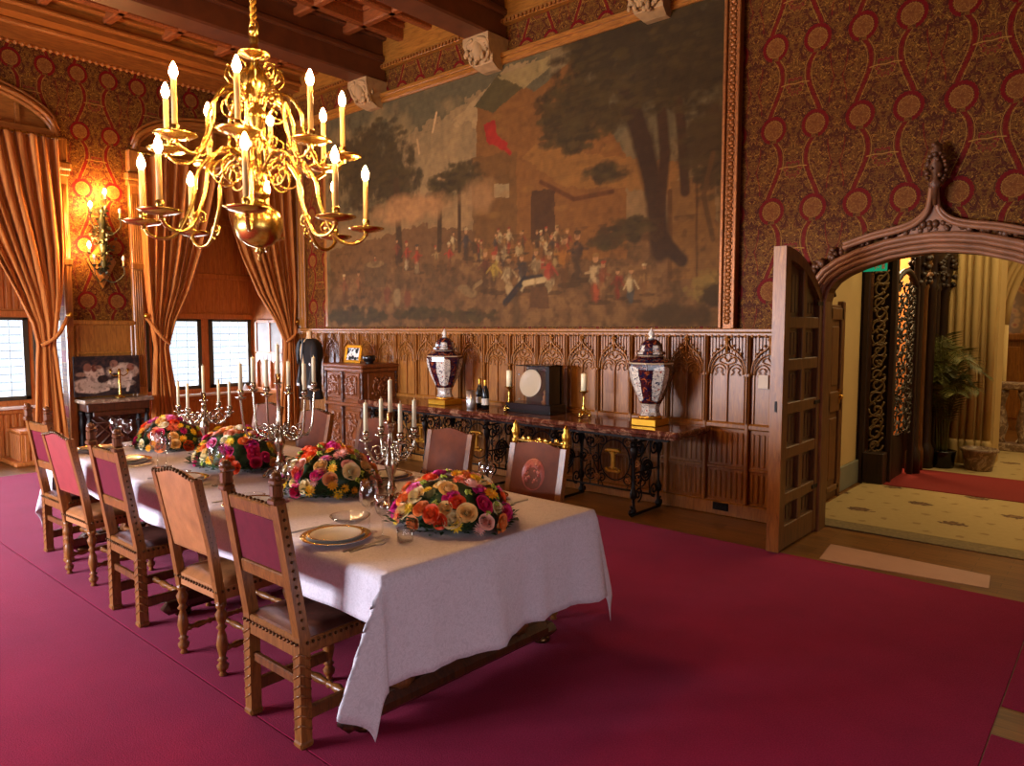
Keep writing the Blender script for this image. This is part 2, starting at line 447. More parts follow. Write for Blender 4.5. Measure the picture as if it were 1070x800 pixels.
# ------------------------------------------------------------------ raster painter for painted pictures
class Art:
    def __init__(s, x0, x1, z0, z1, nx, nz, seed=1):
        s.x0, s.x1, s.z0, s.z1, s.nx, s.nz = x0, x1, z0, z1, nx, nz
        s.X, s.Z = np.meshgrid(np.linspace(x0, x1, nx), np.linspace(z0, z1, nz)); s.c = np.zeros((nz, nx, 3)); s.rg = np.random.default_rng(seed)
    def noise(s, sc, oct=4):
        out = np.zeros_like(s.X); amp = 1; tot = 0
        for o in range(oct):
            kx = max(2, int((s.x1-s.x0)/sc*2**o)+2); kz = max(2, int((s.z1-s.z0)/sc*2**o)+2)
            g = s.rg.random((kz+1, kx+1)); u = (s.X-s.x0)/(s.x1-s.x0)*(kx-1e-3); v = (s.Z-s.z0)/(s.z1-s.z0)*(kz-1e-3)
            iu = u.astype(int); iv = v.astype(int); fu = u-iu; fv = v-iv; fu = fu*fu*(3-2*fu); fv = fv*fv*(3-2*fv)
            out += amp*((g[iv, iu]*(1-fu)+g[iv, iu+1]*fu)*(1-fv)+(g[iv+1, iu]*(1-fu)+g[iv+1, iu+1]*fu)*fv); tot += amp; amp *= .55
        return out/tot
    def put(s, m, col, a=1.0):
        m = np.clip(m, 0, 1)[..., None]*a; s.c = s.c*(1-m)+np.array(lin(col))*m
    def poly(s, pts, col, a=1.0, jit=0):
        X_, Z_ = s.X, s.Z
        if jit: n = (s.noise(.08, 2)-.5)*jit; X_ = X_+n; Z_ = Z_+n
        ins = np.zeros(X_.shape, bool); n = len(pts)
        for i in range(n):
            (xa, za), (xb, zb) = pts[i], pts[(i+1) % n]
            if za == zb: continue
            c = ((za > Z_) != (zb > Z_)) & (X_ < (xb-xa)*(Z_-za)/(zb-za)+xa); ins ^= c
        s.put(ins.astype(float), col, a)
    def ell(s, cx, cz, rx, rz, col, a=1.0, jit=0.0, soft=.15, nz=None):
        d = np.sqrt(((s.X-cx)/rx)**2+((s.Z-cz)/rz)**2)
        if nz is not None: d = d+(nz-.5)*jit
        s.put((1-d)/soft, col, a)
    def line(s, pts, w, col, a=1.0):
        for (xa, za), (xb, zb) in zip(pts[:-1], pts[1:]):
            dx, dz = xb-xa, zb-za; t = np.clip(((s.X-xa)*dx+(s.Z-za)*dz)/(dx*dx+dz*dz+1e-9), 0, 1)
            d = np.sqrt((s.X-xa-t*dx)**2+(s.Z-za-t*dz)**2); s.put((w-d)/(w*.4), col, a)
    def build(s, name, plane, val, parent=None, depth=.02, sgn=-1):
        """a canvas with real thickness; its face carries the painted colours"""
        n = s.nx*s.nz
        if plane == 'y': vs = [(x, val, z) for z, x in zip(s.Z.ravel(), s.X.ravel())]
        else: vs = [(val, x, z) for z, x in zip(s.Z.ravel(), s.X.ravel())]
        i = np.arange(n).reshape(s.nz, s.nx); q = np.stack([i[:-1, :-1], i[:-1, 1:], i[1:, 1:], i[1:, :-1]], -1).reshape(-1, 4)
        me = bpy.data.meshes.new(name); bk = -sgn*depth
        extra = [(x, val+bk, z) if plane == 'y' else (val+bk, x, z) for x, z in ((s.x0, s.z0), (s.x1, s.z0), (s.x1, s.z1), (s.x0, s.z1))]
        c0, c1, c2, c3 = i[0, 0], i[0, -1], i[-1, -1], i[-1, 0]
        fs = q.tolist() + [(n, n+1, n+2, n+3), (c0, n, n+1, c1), (c1, n+1, n+2, c2), (c2, n+2, n+3, c3), (c3, n+3, n, c0)]
        me.from_pydata(vs+extra, [], fs); me.materials.append(M['paint'])
        at = me.color_attributes.new('paint', 'FLOAT_COLOR', 'POINT'); arr = np.ones((n+4, 4)); arr[:n, :3] = s.c.reshape(-1, 3); arr[n:, :3] = .05
        at.data.foreach_set('color', arr.ravel()); me.update()
        o = bpy.data.objects.new(name, me); COL.objects.link(o)
        if parent is not None: o.parent = parent
        return o

# ================================================================== THE SETTING
YP, XW, ZC = 6.17, -9.75, 5.5
XE, YB = 3.0, -3.4
# ---- doorway curve in the right wall
DOORC = [(-1.955, 0), (-1.955, 1.92), (-1.93, 2.02), (-1.88, 2.085), (-1.80, 2.14), (-1.683, 2.19), (-1.48, 2.25), (-1.33, 2.272), (-1.185, 2.282),
         (-1.04, 2.272), (-.89, 2.25), (-.687, 2.19), (-.57, 2.14), (-.49, 2.085), (-.44, 2.02), (-.415, 1.92), (-.415, 0)]
def holed_wall(name, mat, ax, val, thick, lo, hi, zt, holes, sgn=1, z0=0.0):
    """wall plate with openings; each opening is (a0, a1, zfun_top, z_bottom)"""
    mb = MB()
    def P(a, d, z): return (a, d, z) if ax == 'y' else (d, a, z)
    vb = val+thick*sgn
    cuts = {lo, hi}
    for a0, a1, zf, zb in holes:
        for k in range(25): cuts.add(round(a0+(a1-a0)*k/24, 6))
    cs = sorted(cuts)
    def quad(a, b, za, zb_, zc, zd):
        vs = [P(a, val, za), P(b, val, zb_), P(b, val, zc), P(a, val, zd), P(a, vb, za), P(b, vb, zb_), P(b, vb, zc), P(a, vb, zd)]
        mb.add(vs, [(0, 1, 2, 3), (7, 6, 5, 4)], None, False)
    for a, b in zip(cs[:-1], cs[1:]):
        mid = (a+b)/2; hs = [h for h in holes if h[0] < mid < h[1]]
        if not hs: quad(a, b, z0, z0, zt, zt); continue
        a0, a1, zf, zb = hs[0]
        quad(a, b, zf(a), zf(b), zt, zt)
        mb.add([P(a, val, zf(a)), P(b, val, zf(b)), P(b, vb, zf(b)), P(a, vb, zf(a))], [(0, 1, 2, 3)], None, False)
        if zb > z0:
            quad(a, b, z0, z0, zb, zb)
            mb.add([P(a, val, zb), P(b, val, zb), P(b, vb, zb), P(a, vb, zb)], [(0, 1, 2, 3)], None, False)
    for a0, a1, zf, zb in holes:
        for a in (a0, a1):
            mb.add([P(a, val, zb), P(a, vb, zb), P(a, vb, zf(a)), P(a, val, zf(a))], [(0, 1, 2, 3)], None, False)
    mb.add([P(lo, val, zt), P(hi, val, zt), P(hi, vb, zt), P(lo, vb, zt)], [(0, 1, 2, 3)], None, False)
    return mb
def curve_z(pts):
    def f(a):
        for (xa, za), (xb, zb) in zip(pts[:-1], pts[1:]):
            if xa <= a <= xb and xb > xa: return za+(zb-za)*(a-xa)/(xb-xa)
        return pts[0][1] if a < pts[0][0] else pts[-1][1]
    return f
doorz = curve_z(DOORC[1:-1])
struct(holed_wall('wall_right', None, 'y', YP, .14, XW-1.3, XE, ZC, [(-1.955, -.415, doorz, 0)]), 'wall_right', M['damP'])
# ---- window wall: two arched bays
def archz(c, w, zs, rise):
    return lambda a: zs+rise*math.sqrt(max(0, 1-((a-c)/w)**2)) if abs(a-c) <= w else zs
AL = (1.93, 1.08); AR = (4.98, 1.10)
struct(holed_wall('wall_left', None, 'x', XW, .16, YB, YP, ZC,
       [(AL[0]-AL[1], AL[0]+AL[1], archz(AL[0], AL[1]*1.0001, 3.93, .50), 0), (AR[0]-AR[1], AR[0]+AR[1], archz(AR[0], AR[1]*1.0001, 3.93, .50), 0)], -1), 'wall_left', M['damW'])
mb = MB()
# niche shells behind the arches (ceiling, ends, floor) in oak
for y0, y1 in ((.5, 3.40), (3.56, 6.10)):
    mb.box(-11.1, XW-.16, y0-.06, y0, 0, 4.6); mb.box(-11.1, XW-.16, y1, y1+.06, 0, 4.6); mb.box(-11.1, XW-.16, y0, y1, 4.5, 4.6)
struct(mb, 'trim_1', M['wood_red'])
# niche back wall with casement openings
XN = -10.95
PANES = [(.95, 1.20), (1.40, 2.04), (2.27, 2.90), (3.05, 3.38), (3.74, 4.42), (4.56, 5.20), (5.42, 6.03)]
mbn = holed_wall('n', None, 'x', XN, .12, .5, YP+.06, 4.5, [(a-.05, b+.05, (lambda q: 1.84), .77) for a, b in PANES], -1)
struct(mbn, 'wall_niche', M['wood_red'])
mb = MB()
for y0, y1 in ((.5, 3.40), (3.56, 6.10)):
    n = int((y1-y0)/.075)
    for i in range(n):                      # reeded boards above and below the panes
        y = y0+(i+.5)*(y1-y0)/n
        mb.box(XN, XN+.012, y-.026, y+.026, 1.95, 2.46, bev=.008); mb.box(XN, XN+.012, y-.026, y+.026, 2.56, 3.3, bev=.008)
        mb.box(XN, XN+.012, y-.026, y+.026, .05, .60, bev=.008); mb.box(XN, XN+.012, y-.026, y+.026, 3.42, 4.4, bev=.008)
    mb.box(XN, XN+.05, y0, y1, 1.85, 1.93, bev=.01); mb.box(XN, XN+.03, y0, y1, 2.47, 2.55, bev=.01); mb.box(XN, XN+.03, y0, y1, 3.31, 3.40, bev=.01)
    mb.box(XN, XN+.06, y0, y1, .60, .66, bev=.01)
struct(mb, 'trim_2', M['wood_red'])
mb = MB()
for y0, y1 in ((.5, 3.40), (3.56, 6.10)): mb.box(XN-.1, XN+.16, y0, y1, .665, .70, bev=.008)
struct(mb, 'trim_3', M['sill_shine'])
# casements
for i, (a, b) in enumerate(PANES):
    w = MB(); t = .035
    for q in ((a-.05, a+t-.02), (b-t+.02, b+.05)): w.box(XN-.05, XN+.02, q[0], q[1], .77, 1.84, bev=.006)
    w.box(XN-.05, XN+.02, a-.05, b+.05, .77, .77+t+.02, bev=.006); w.box(XN-.05, XN+.02, a-.05, b+.05, 1.84-t, 1.84, bev=.006)
    wo = struct(w, 'window_%d' % (i+1), M['win_dark'])
    g = MB(); g.box(XN-.032, XN-.028, a, b, .80, 1.82); g.build('pane', M['pane'], wo)
    l = MB()
    for k in range(1, 10): l.box(XN-.036, XN-.024, a, b, .80+k*.102-.003, .80+k*.102+.003)
    for k in range(1, 4): l.box(XN-.036, XN-.024, a+(b-a)*k/4-.003, a+(b-a)*k/4+.003, .80, 1.82)
    l.build('lead_bars', M['lead'], wo)
# arch mouldings, tympana, pilasters of the window wall
mb = MB()
for c, w in (AL, AR):
    f = archz(c, w, 3.93, .50)
    pts = [(c-w+2*w*k/40, f(c-w+2*w*k/40)) for k in range(41)]
    for off, r, d in ((.03, .035, .03), (.09, .02, .02), (-.02, .03, 0.02)):
        mb.tube([(XW+d, y+(y-c)/w*off*.3, z+off) for y, z in pts], r, 8)
    ff = lambda a: f(a)
    # tympanum above the rod: board with posts
    for k in range(24):
        a = c-w+2*w*k/24; b = a+2*w/24
        mb.add([(XW-.1, a, 4.0), (XW-.1, b, 4.0), (XW-.1, b, max(4.0, f(b))), (XW-.1, a, max(4.0, f(a)))], [(0, 1, 2, 3)], None, False)
    mb.box(XW-.14, XW+.04, c-w, c+w, 3.94, 4.02, bev=.01)
    for k in range(1, 6):
        a = c-w+2*w*k/6; mb.box(XW-.12, XW-.06, a-.025, a+.025, 4.0, f(a)-.02, bev=.008)
struct(mb, 'trim_4', M['woody'])
mb = MB()
PIL = [(3.03, 3.07), (3.80, 3.90), (.72, .84)]
for a, b in PIL:
    mb.box(XW, XW+.07, a-.02, b+.02, 0, 3.55, bev=.01)
    for k in range(4): mb.tube([(XW+.072, a+(k+.5)*(b-a)/4, .95), (XW+.072, a+(k+.5)*(b-a)/4, 3.4)], .009, 6)
    mb.box(XW, XW+.1, a-.04, b+.04, 3.5, 3.56, bev=.01); mb.box(XW, XW+.12, a-.06, b+.06, 3.56, 3.66, bev=.02); mb.box(XW, XW+.09, a-.03, b+.03, 3.66, 3.95, bev=.02)
    mb.box(XW, XW+.09, a-.03, b+.03, 2.45, 2.53, bev=.01)
# pier dado panel below the damask
mb.box(XW, XW+.03, 3.07, 3.80, 0, 1.76); mb.box(XW, XW+.07, 3.05, 3.82, 1.74, 1.80, bev=.015)
mb.box(XW+.02, XW+.045, 3.07, 3.80, 1.38, 1.42, bev=.01)
for a in (3.10, 3.74): mb.box(XW+.02, XW+.05, a, a+.04, .1, 1.74, bev=.01)
# corner post and dado of the short stretch beside the corner
mb.box(XW, XW+.12, YP-.10, YP, 0, ZC-.3, bev=.01)
struct(mb, 'trim_5', M['wood'])

# ---- wood corner panel of the right wall
mb = MB()
mb.box(XW, -9.43, YP-.05, YP, 1.70, 4.72, bev=.01)
for k in range(3): mb.box(XW+.05+k*.09, XW+.09+k*.09, YP-.065, YP-.05, 1.85, 4.6, bev=.006)
mb.box(-8.93, -8.87, YP-.035, YP, 1.72, 4.62, bev=.008)
struct(mb, 'trim_6', M['wood'])
# ---- wainscot of the right wall
mb = MB()
XR0 = -2.17
X_END = -2.565
bays = [X_END - .398*k for k in range(-1, 18)]
mb.box(XW, XR0, YP-.03, YP, 0, 1.70)
mb.box(XW, XR0, YP-.10, YP, 1.665, 1.70, bev=.008); mb.box(XW, XR0, YP-.075, YP, 1.63, 1.665, bev=.008)
mb.box(XW, XR0, YP-.065, YP, 0, .13, bev=.01); mb.box(XW, XR0, YP-.065, YP, .80, .86, bev=.015); mb.box(XW, XR0, YP-.045, YP, .43, .46, bev=.008)
k = 0
x = XW
while x < XR0-.05:                            # little scalloped pendants under the cornice
    mb.ball((x+.03, YP-.07, 1.632), .017, 6, 4); x += .062
for x in bays + [XR0+.005]:
    if x > XR0+.01: continue
    mb.box(x-.018, x+.018, YP-.075, YP, .13, 1.64, bev=.008)
    mb.box(x-.006, x+.006, YP-.092, YP-.07, .86, 1.64, bev=.004)
    mb.box(x-.026, x+.026, YP-.085, YP, 1.27, 1.31, bev=.01)
def cs2(a, b, n, f): return [f(a+(b-a)*i/n) for i in range(n+1)]
for bi, x1 in enumerate(bays):
    x0 = x1-.398
    if x1 > XR0+.25: continue
    w = .172; cx = (x0+x1)/2; yy = YP-.045
    if x1 > XR0: 
        w = (XR0-x0)/2-.03; cx = x0+(XR0-x0)/2
    def Q(a, z, d=0): return (cx+a*w/.172, yy-d, z)
    for sg in (-1, 1):
        side = [(sg*.172, 1.29), (sg*.165, 1.37), (sg*.135, 1.44), (sg*.085, 1.49), (sg*.04, 1.52), (sg*.012, 1.56), (0, 1.62)]
        mb.tube(cr([Q(a, z, .012) for a, z in side], 3), .0085, 5)
        side = [(sg*.15, 1.29), (sg*.142, 1.36), (sg*.115, 1.415), (sg*.07, 1.455), (sg*.02, 1.475), (0, 1.485)]
        mb.tube(cr([Q(a, z, .005) for a, z in side], 3), .007, 5)
        # two lights below with cusps
        sub = [(sg*.145, 1.29), (sg*.14, 1.33), (sg*.115, 1.365), (sg*.078, 1.38), (sg*.04, 1.365), (sg*.012, 1.33), (sg*.005, 1.29)]
        mb.tube(cr([Q(a, z) for a, z in sub], 3), .006, 5)
        cu = [(sg*.12, 1.28), (sg*.10, 1.31), (sg*.115, 1.33), (sg*.078, 1.352), (sg*.045, 1.33), (sg*.058, 1.31), (sg*.035, 1.28)]
        mb.tube(cr([Q(a, z) for a, z in cu], 3), .005, 5)
        mou = [(0, 1.375), (sg*.03, 1.385), (sg*.075, 1.405), (sg*.065, 1.435), (sg*.035, 1.44), (0, 1.40)]
        mb.tube(cr([Q(a, z) for a, z in mou], 3), .006, 5)
        for cc in ((.10, 1.50), (.13, 1.465), (.055, 1.535), (.02, 1.59)): mb.ball(Q(sg*cc[0], cc[1]+.012, .015), .012, 6, 4)
        mb.tube(cr([Q(sg*.022, 1.46), Q(sg*.03, 1.435), Q(0, 1.415)], 3), .005, 5)
    mb.tube([Q(0, 1.47, .01), Q(0, 1.62, .02)], [.008, .014], 6); mb.ball(Q(0, 1.625, .02), .017, 6, 4)
    for q in range(11):                        # reeds behind the arch heads
        a = -.155+.031*q
        zt = 1.63; zb = 1.5-abs(a)*.55
        mb.box(cx+(a-.006)*w/.172, cx+(a+.006)*w/.172, YP-.043, YP-.03, zb, zt)
    mb.box(cx-.008, cx+.008, YP-.05, YP-.03, .86, 1.37, bev=.004)
    for q in (-1, 1): mb.box(cx+q*w*.9-.008, cx+q*w*.9+.008, YP-.045, YP-.03, .86, 1.3, bev=.003)
    for q in range(7):                         # linenfold reeds of the lower panels
        a = cx+w*(-.87+.29*q)
        for z0, z1 in ((.16, .41), (.48, .77)): mb.box(a-.013, a+.013, YP-.044, YP-.03, z0, z1, bev=.007)
struct(mb, 'trim_7', M['wood'])
# ---- top of the right wall: frieze mouldings and picture frame mouldings
mb = MB()
mb.box(XW, -2.72, YP-.07, YP, 4.62, 4.72, bev=.02); mb.box(XW, -2.72, YP-.10, YP, 4.68, 4.73, bev=.01); 
mb.box(XW, XE, YP-.09, YP, 5.03, 5.09, bev=.01); mb.box(XW, XE, YP-.05, YP, 5.09, ZC)
struct(mb, 'trim_8', M['woodx'])
mb = MB()
x = XW
while x < -2.5:
    mb.box(x, x+.028, YP-.11, YP-.085, 5.035, 5.065); x += .056
struct(mb, 'trim_9', M['gilt'])
# carved upright between the picture and the damask
mb = MB()
mb.box(-2.835, -2.705, YP-.06, YP, 1.70, 5.03)
for a in (-2.835, -2.715): mb.box(a-.012, a+.018, YP-.085, YP, 1.70, 5.03, bev=.006)
z = 1.76
while z < 4.98:
    mb.ball((-2.772, YP-.062, z), .03, 7, 5, (1, .45, .8)); mb.ball((-2.792, YP-.062, z+.03), .016, 6, 4, (1, .6, 1)); mb.ball((-2.752, YP-.062, z+.03), .016, 6, 4, (1, .6, 1)); z += .06
struct(mb, 'trim_10', M['gilt'])
# ---- cornice of the window wall
mb = MB()
mb.box(XW, XW+.05, YB, YP, 4.92, 5.14); mb.box(XW, XW+.10, YB, YP, 5.10, 5.16, bev=.015); mb.box(XW, XW+.30, YB, YP, 5.16, ZC)
mb.box(XW+.3, XW+.36, YB, YP, 5.22, 5.28, bev=.02); mb.box(XW+.3, XW+.42, YB, YP, 5.36, ZC, bev=.02)
y = YB
while y < YP: mb.box(XW, XW+.065, y, y+.035, 4.90, 4.935, bev=.01); y += .07
struct(mb, 'trim_11', M['woody'])
# ---- ceiling: planks, main beams across, coffer ribs
mb = MB(); mb.box(XW, XE, YB, YP, ZC, ZC+.1); struct(mb, 'ceiling', M['ceil'])
mb = MB(); mbr = MB()
BX = [-7.70, -5.60, -3.52, -1.42, .70]
for bx in BX:
    mb.box(bx-.17, bx+.17, YB, YP, 4.88, ZC, bev=.02)
    mb.box(bx-.21, bx+.21, YB, YP, 5.12, 5.20, bev=.02); mb.box(bx-.25, bx+.25, YB, YP, 5.38, ZC, bev=.02)
edges = [XW+.3]+BX+[XE]
for e0, e1 in zip(edges[:-1], edges[1:]):
    for k in (1, 2, 3):
        xx = e0+(e1-e0)*k/4; mbr.box(xx-.05, xx+.05, YB, YP, 5.30, ZC, bev=.015); mbr.box(xx-.08, xx+.08, YB, YP, 5.44, ZC, bev=.01)
y = YP-.62
while y > YB:
    mbr.box(XW+.3, XE, y-.05, y+.05, 5.30, ZC, bev=.015); mbr.box(XW+.3, XE, y-.08, y+.08, 5.44, ZC, bev=.01); y -= .68
struct(mb, 'ceiling_beam', plain('beam_wood', '#5a2c10', .5, 0, .25, 6)); struct(mbr, 'ceiling_rib', M['ceil'])
# ---- floors
mb = MB(); mb.box(XW-1.3, XE, YB, YP, -.08, 0); struct(mb, 'floor', M['parquet'])
mb = MB(); mb.box(-6, 3.5, YP, 16.5, -.08, 0); struct(mb, 'floor_hall', M['parquet'])
# ---- remaining walls of the room with tall daylight windows (behind the camera); those in the near wall are added
WB = [(-9.2, -7.3), (-6.9, -5.0)]
struct(holed_wall('wall_back', None, 'y', YB, .3, XW, XE, ZC, [(a, b, (lambda q: 2.15), .8) for a, b in WB], -1), 'wall_back', M['wood'])
WN_ADDED = [(-2.4, -.6), (.2, 2.0)]  # made-up window openings, added to brighten the end of the tablecloth
struct(holed_wall('wn', None, 'x', XE, .2, YB, YP, ZC, [(a, b, (lambda q: 2.15), .8) for a, b in WN_ADDED], 1), 'wall_near', M['wood'])
for i, (a, b) in enumerate(WN_ADDED):
    w = MB()
    for q in (a, (a+b)/2-.03, b-.06): w.box(XE+.1, XE+.16, q, q+.06, .8, 2.15, bev=.01)
    for q in (.8, 1.45, 2.09): w.box(XE+.1, XE+.16, a, b, q, q+.06, bev=.01)
    wo = struct(w, 'window_%d' % (i+13), M['win_dark'])  # frame of an added window
    g = MB(); g.box(XE+.128, XE+.132, a+.05, b-.05, .84, 2.11); g.build('pane', M['pane'], wo)
for i, (a, b) in enumerate(WB):
    w = MB()
    for q in (a, (a+b)/2-.03, b-.06): w.box(q, q+.06, YB-.2, YB-.12, .8, 2.15, bev=.01)
    for q in (.8, 1.45, 2.09): w.box(a, b, YB-.2, YB-.12, q, q+.06, bev=.01)
    wo = struct(w, 'window_%d' % (i+8), M['win_dark'])
    g = MB(); g.box(a+.05, b-.05, YB-.162, YB-.158, .84, 2.11); g.build('pane', M['pane'], wo)
# ---- door surround
mb = MB()
def offc(pts, d):
    out = []
    for i, (x, z) in enumerate(pts):
        a = pts[max(i-1, 0)]; b = pts[min(i+1, len(pts)-1)]; tx, tz = b[0]-a[0], b[1]-a[1]; L = math.hypot(tx, tz) or 1
        out.append((x-tz/L*d, z+tx/L*d))
    return out
for d, r, dy in ((.0, .018, .02), (.035, .022, .045), (.075, .02, .05), (.11, .026, .06)):
    mb.tube([(x, YP-dy, z) for x, z in offc(DOORC, d)], r, 8)
ins = offc(DOORC, -.005); ous = offc(DOORC, .13)
for i in range(len(ins)-1):
    (a, b), (c, e), (f_, g_), (h, j) = ins[i], ins[i+1], ous[i+1], ous[i]
    mb.add([(a, YP-.03, b), (c, YP-.03, e), (f_, YP-.03, g_), (h, YP-.03, j), (a, YP, b), (c, YP, e), (f_, YP, g_), (h, YP, j)], [(0, 1, 2, 3), (0, 1, 5, 4), (2, 3, 7, 6)], None, False)
# ogee sweep up to the finial
for sg in (-1, 1):
    for d, r in ((0, .02), (.03, .014)):
        og = [(-1.185+sg*(.62), 2.34+d), (-1.185+sg*.42, 2.40+d), (-1.185+sg*.24, 2.435+d), (-1.185+sg*.12, 2.475+d), (-1.185+sg*.045, 2.55+d), (-1.185+sg*.022, 2.66), (-1.185+sg*.016, 2.74)]
        mb.tube(cr([(x, YP-.07, z) for x, z in og], 4), r, 6)
mb.prism([(-1.185+.24, 2.40), (-1.185+.1, 2.47), (-1.185+.04, 2.56), (-1.185, 2.74), (-1.185-.04, 2.56), (-1.185-.1, 2.47), (-1.185-.24, 2.40)], YP-.05, YP)
ds = struct(mb, 'trim_12', plain('door_surround_oak', '#8f6042', .4, 0, .25, 8))
mb = MB(); rr = random.Random(3)
arc = offc(DOORC[1:-1], .165)
for i in range(len(arc)-1):
    (xa, za), (xb, zb) = arc[i], arc[i+1]; n = max(1, int(math.hypot(xb-xa, zb-za)/.04))
    for k in range(n):
        x = xa+(xb-xa)*k/n; z = za+(zb-za)*k/n
        if za < 1.5 and zb < 1.5: continue
        for q in range(3): mb.ball((x+rr.uniform(-.03, .03), YP-.03-rr.uniform(0, .03), z+.015+rr.uniform(-.03, .035)), rr.uniform(.014, .028), 6, 4, (1, .8, 1.2))
for k in range(60):                             # crocketed finial
    t = rr.random(); z = 2.74+.30*t; w = .02+.05*math.sin(PI*min(1, t*1.15))
    a = rr.uniform(0, 2*PI); mb.ball((-1.17+w*math.cos(a), YP-.10+w*.7*math.sin(a), z), rr.uniform(.012, .022), 6, 4)
mb.lathe([(.012, 2.6), (.02, 2.72), (.05, 2.75), (.02, 2.79), (.05, 2.88), (.025, 2.95), (.04, 3.0), (0.001, 3.07)], (-1.17, YP-.10, 0), 10)
struct(mb, 'trim_13', plain('door_foliage_carving', '#5a3418', .5, 0, .3, 30))
mb = MB(); li = offc(DOORC, -.012); lo_ = offc(DOORC, .004)
for i in range(len(li)-1):
    (a, b), (c, e) = li[i], li[i+1]
    mb.add([(a, YP-.03, b), (c, YP-.03, e), (c, YP+.16, e), (a, YP+.16, b)], [(0, 1, 2, 3)], None, True)
struct(mb, 'trim_19', M['door'])
# ---- open door leaf: quadrant head, 2 x 6 sunk panels (thing of the setting)
mb = MB()
XD = -2.0; ya, yb = 5.30, 6.165
def lt(y): t = (y-ya)/(yb-ya); return 2.30-.36*t**2.2
def bars(y0, y1, z0, z1, t=.044): mb.box(XD-t, XD+t, y0, y1, z0, z1, bev=.006)
N = 14
for k in range(N):                              # sunk board with curved head
    mb.cur = 1
    a = ya+(yb-ya)*k/N; b = ya+(yb-ya)*(k+1)/N
    mb.add([(XD+s_, y_, z_) for s_ in (-.008, .008) for (y_, z_) in ((a, .02), (b, .02), (b, lt(b)), (a, lt(a)))], [(0, 1, 2, 3), (4, 5, 6, 7), (3, 2, 6, 7)], None, False)
    mb.cur = 0
    mb.add([(XD+s_, y_, z_) for s_ in (-.042, .042) for (y_, z_) in ((a, lt(a)-.09), (b, lt(b)-.09), (b, lt(b)), (a, lt(a)))], [(0, 1, 2, 3), (4, 5, 6, 7), (3, 2, 6, 7), (0, 1, 5, 4)], None, False)
bars(ya, ya+.11, .02, lt(ya+.05)); bars(yb-.11, yb, .02, lt(yb)-.0); bars((ya+yb)/2-.04, (ya+yb)/2+.04, .1, lt((ya+yb)/2)-.02, .038)
rails = [.02, .36, .71, 1.05, 1.38, 1.70]
for i, z in enumerate(rails): bars(ya+.01, yb-.01, z, z+(.18 if i == 0 else .09), .040)
for i in range(6):
    z0 = rails[i]+(.18 if i == 0 else .09); z1 = rails[i+1] if i < 5 else 2.02
    for (p, q) in ((ya+.11, (ya+yb)/2-.04), ((ya+yb)/2+.04, yb-.11)):
        zz1 = z1 if i < 5 else min(2.15, lt(q)-.1)
        for s_ in (-1, 1):
            mb.cur = 1
            for k in range(3): mb.box(XD+s_*.008, XD+s_*.013, p+.03+k*(q-p-.06)/3, p+.03+(k+.8)*(q-p-.06)/3, z0+.03, zz1-.03, bev=.006)
dl = struct(mb, 'door_1', [M['door'], M['dark_wood']])
mb = MB(); mb.box(XD-.046, XD+.046, ya-.012, ya+.0, .02, lt(ya)); mb.build('edge_strip', M['wood'], dl)
mb = MB()
for z in (.35, 1.05, 1.85): mb.tube([(XD+.03, yb+.0, z), (XD+.03, yb+.0, z+.1)], .014, 8); mb.box(XD+.04, XD+.048, yb-.16, yb, z+.035, z+.065)
mb.box(XD-.008, XD+.008, ya-.018, ya-.010, 1.08, 1.16); mb.build('hinge', M['iron'], dl)
# post between wainscot and door, and the panelled jamb leaf inside the passage
mb = MB(); mb.box(-2.17, -2.09, YP-.09, YP, 0, 2.25, bev=.012); mb.box(-2.09, -2.035, YP-.05, YP, 0, 2.2, bev=.01); struct(mb, 'trim_14', M['wood'])
mb = MB(); mb.box(-2.32, -2.24, 7.18, 7.62, 0, 1.93, bev=.01)
mb.box(-2.33, -2.22, 7.60, 7.67, 0, 1.97, bev=.01)
for z0, z1 in ((.08, .14), (.88, 1.08), (1.78, 1.90)): mb.box(-2.245, -2.215, 7.2, 7.6, z0, z1, bev=.008)
for a in (7.19, 7.54): mb.box(-2.245, -2.215, a, a+.06, .08, 1.9, bev=.008)
mb.box(-2.24, -2.225, 7.29, 7.5, .2, .82, bev=.01); mb.box(-2.24, -2.225, 7.29, 7.5, 1.14, 1.72, bev=.01)
d2 = struct(mb, 'door_2', M['door'])
mb = MB(); mb.ball((-2.20, 7.53, 1.02), .025); mb.box(-2.21, -2.235, 7.51, 7.55, .95, 1.1); mb.build('door_handle', M['gold_dull'], d2)

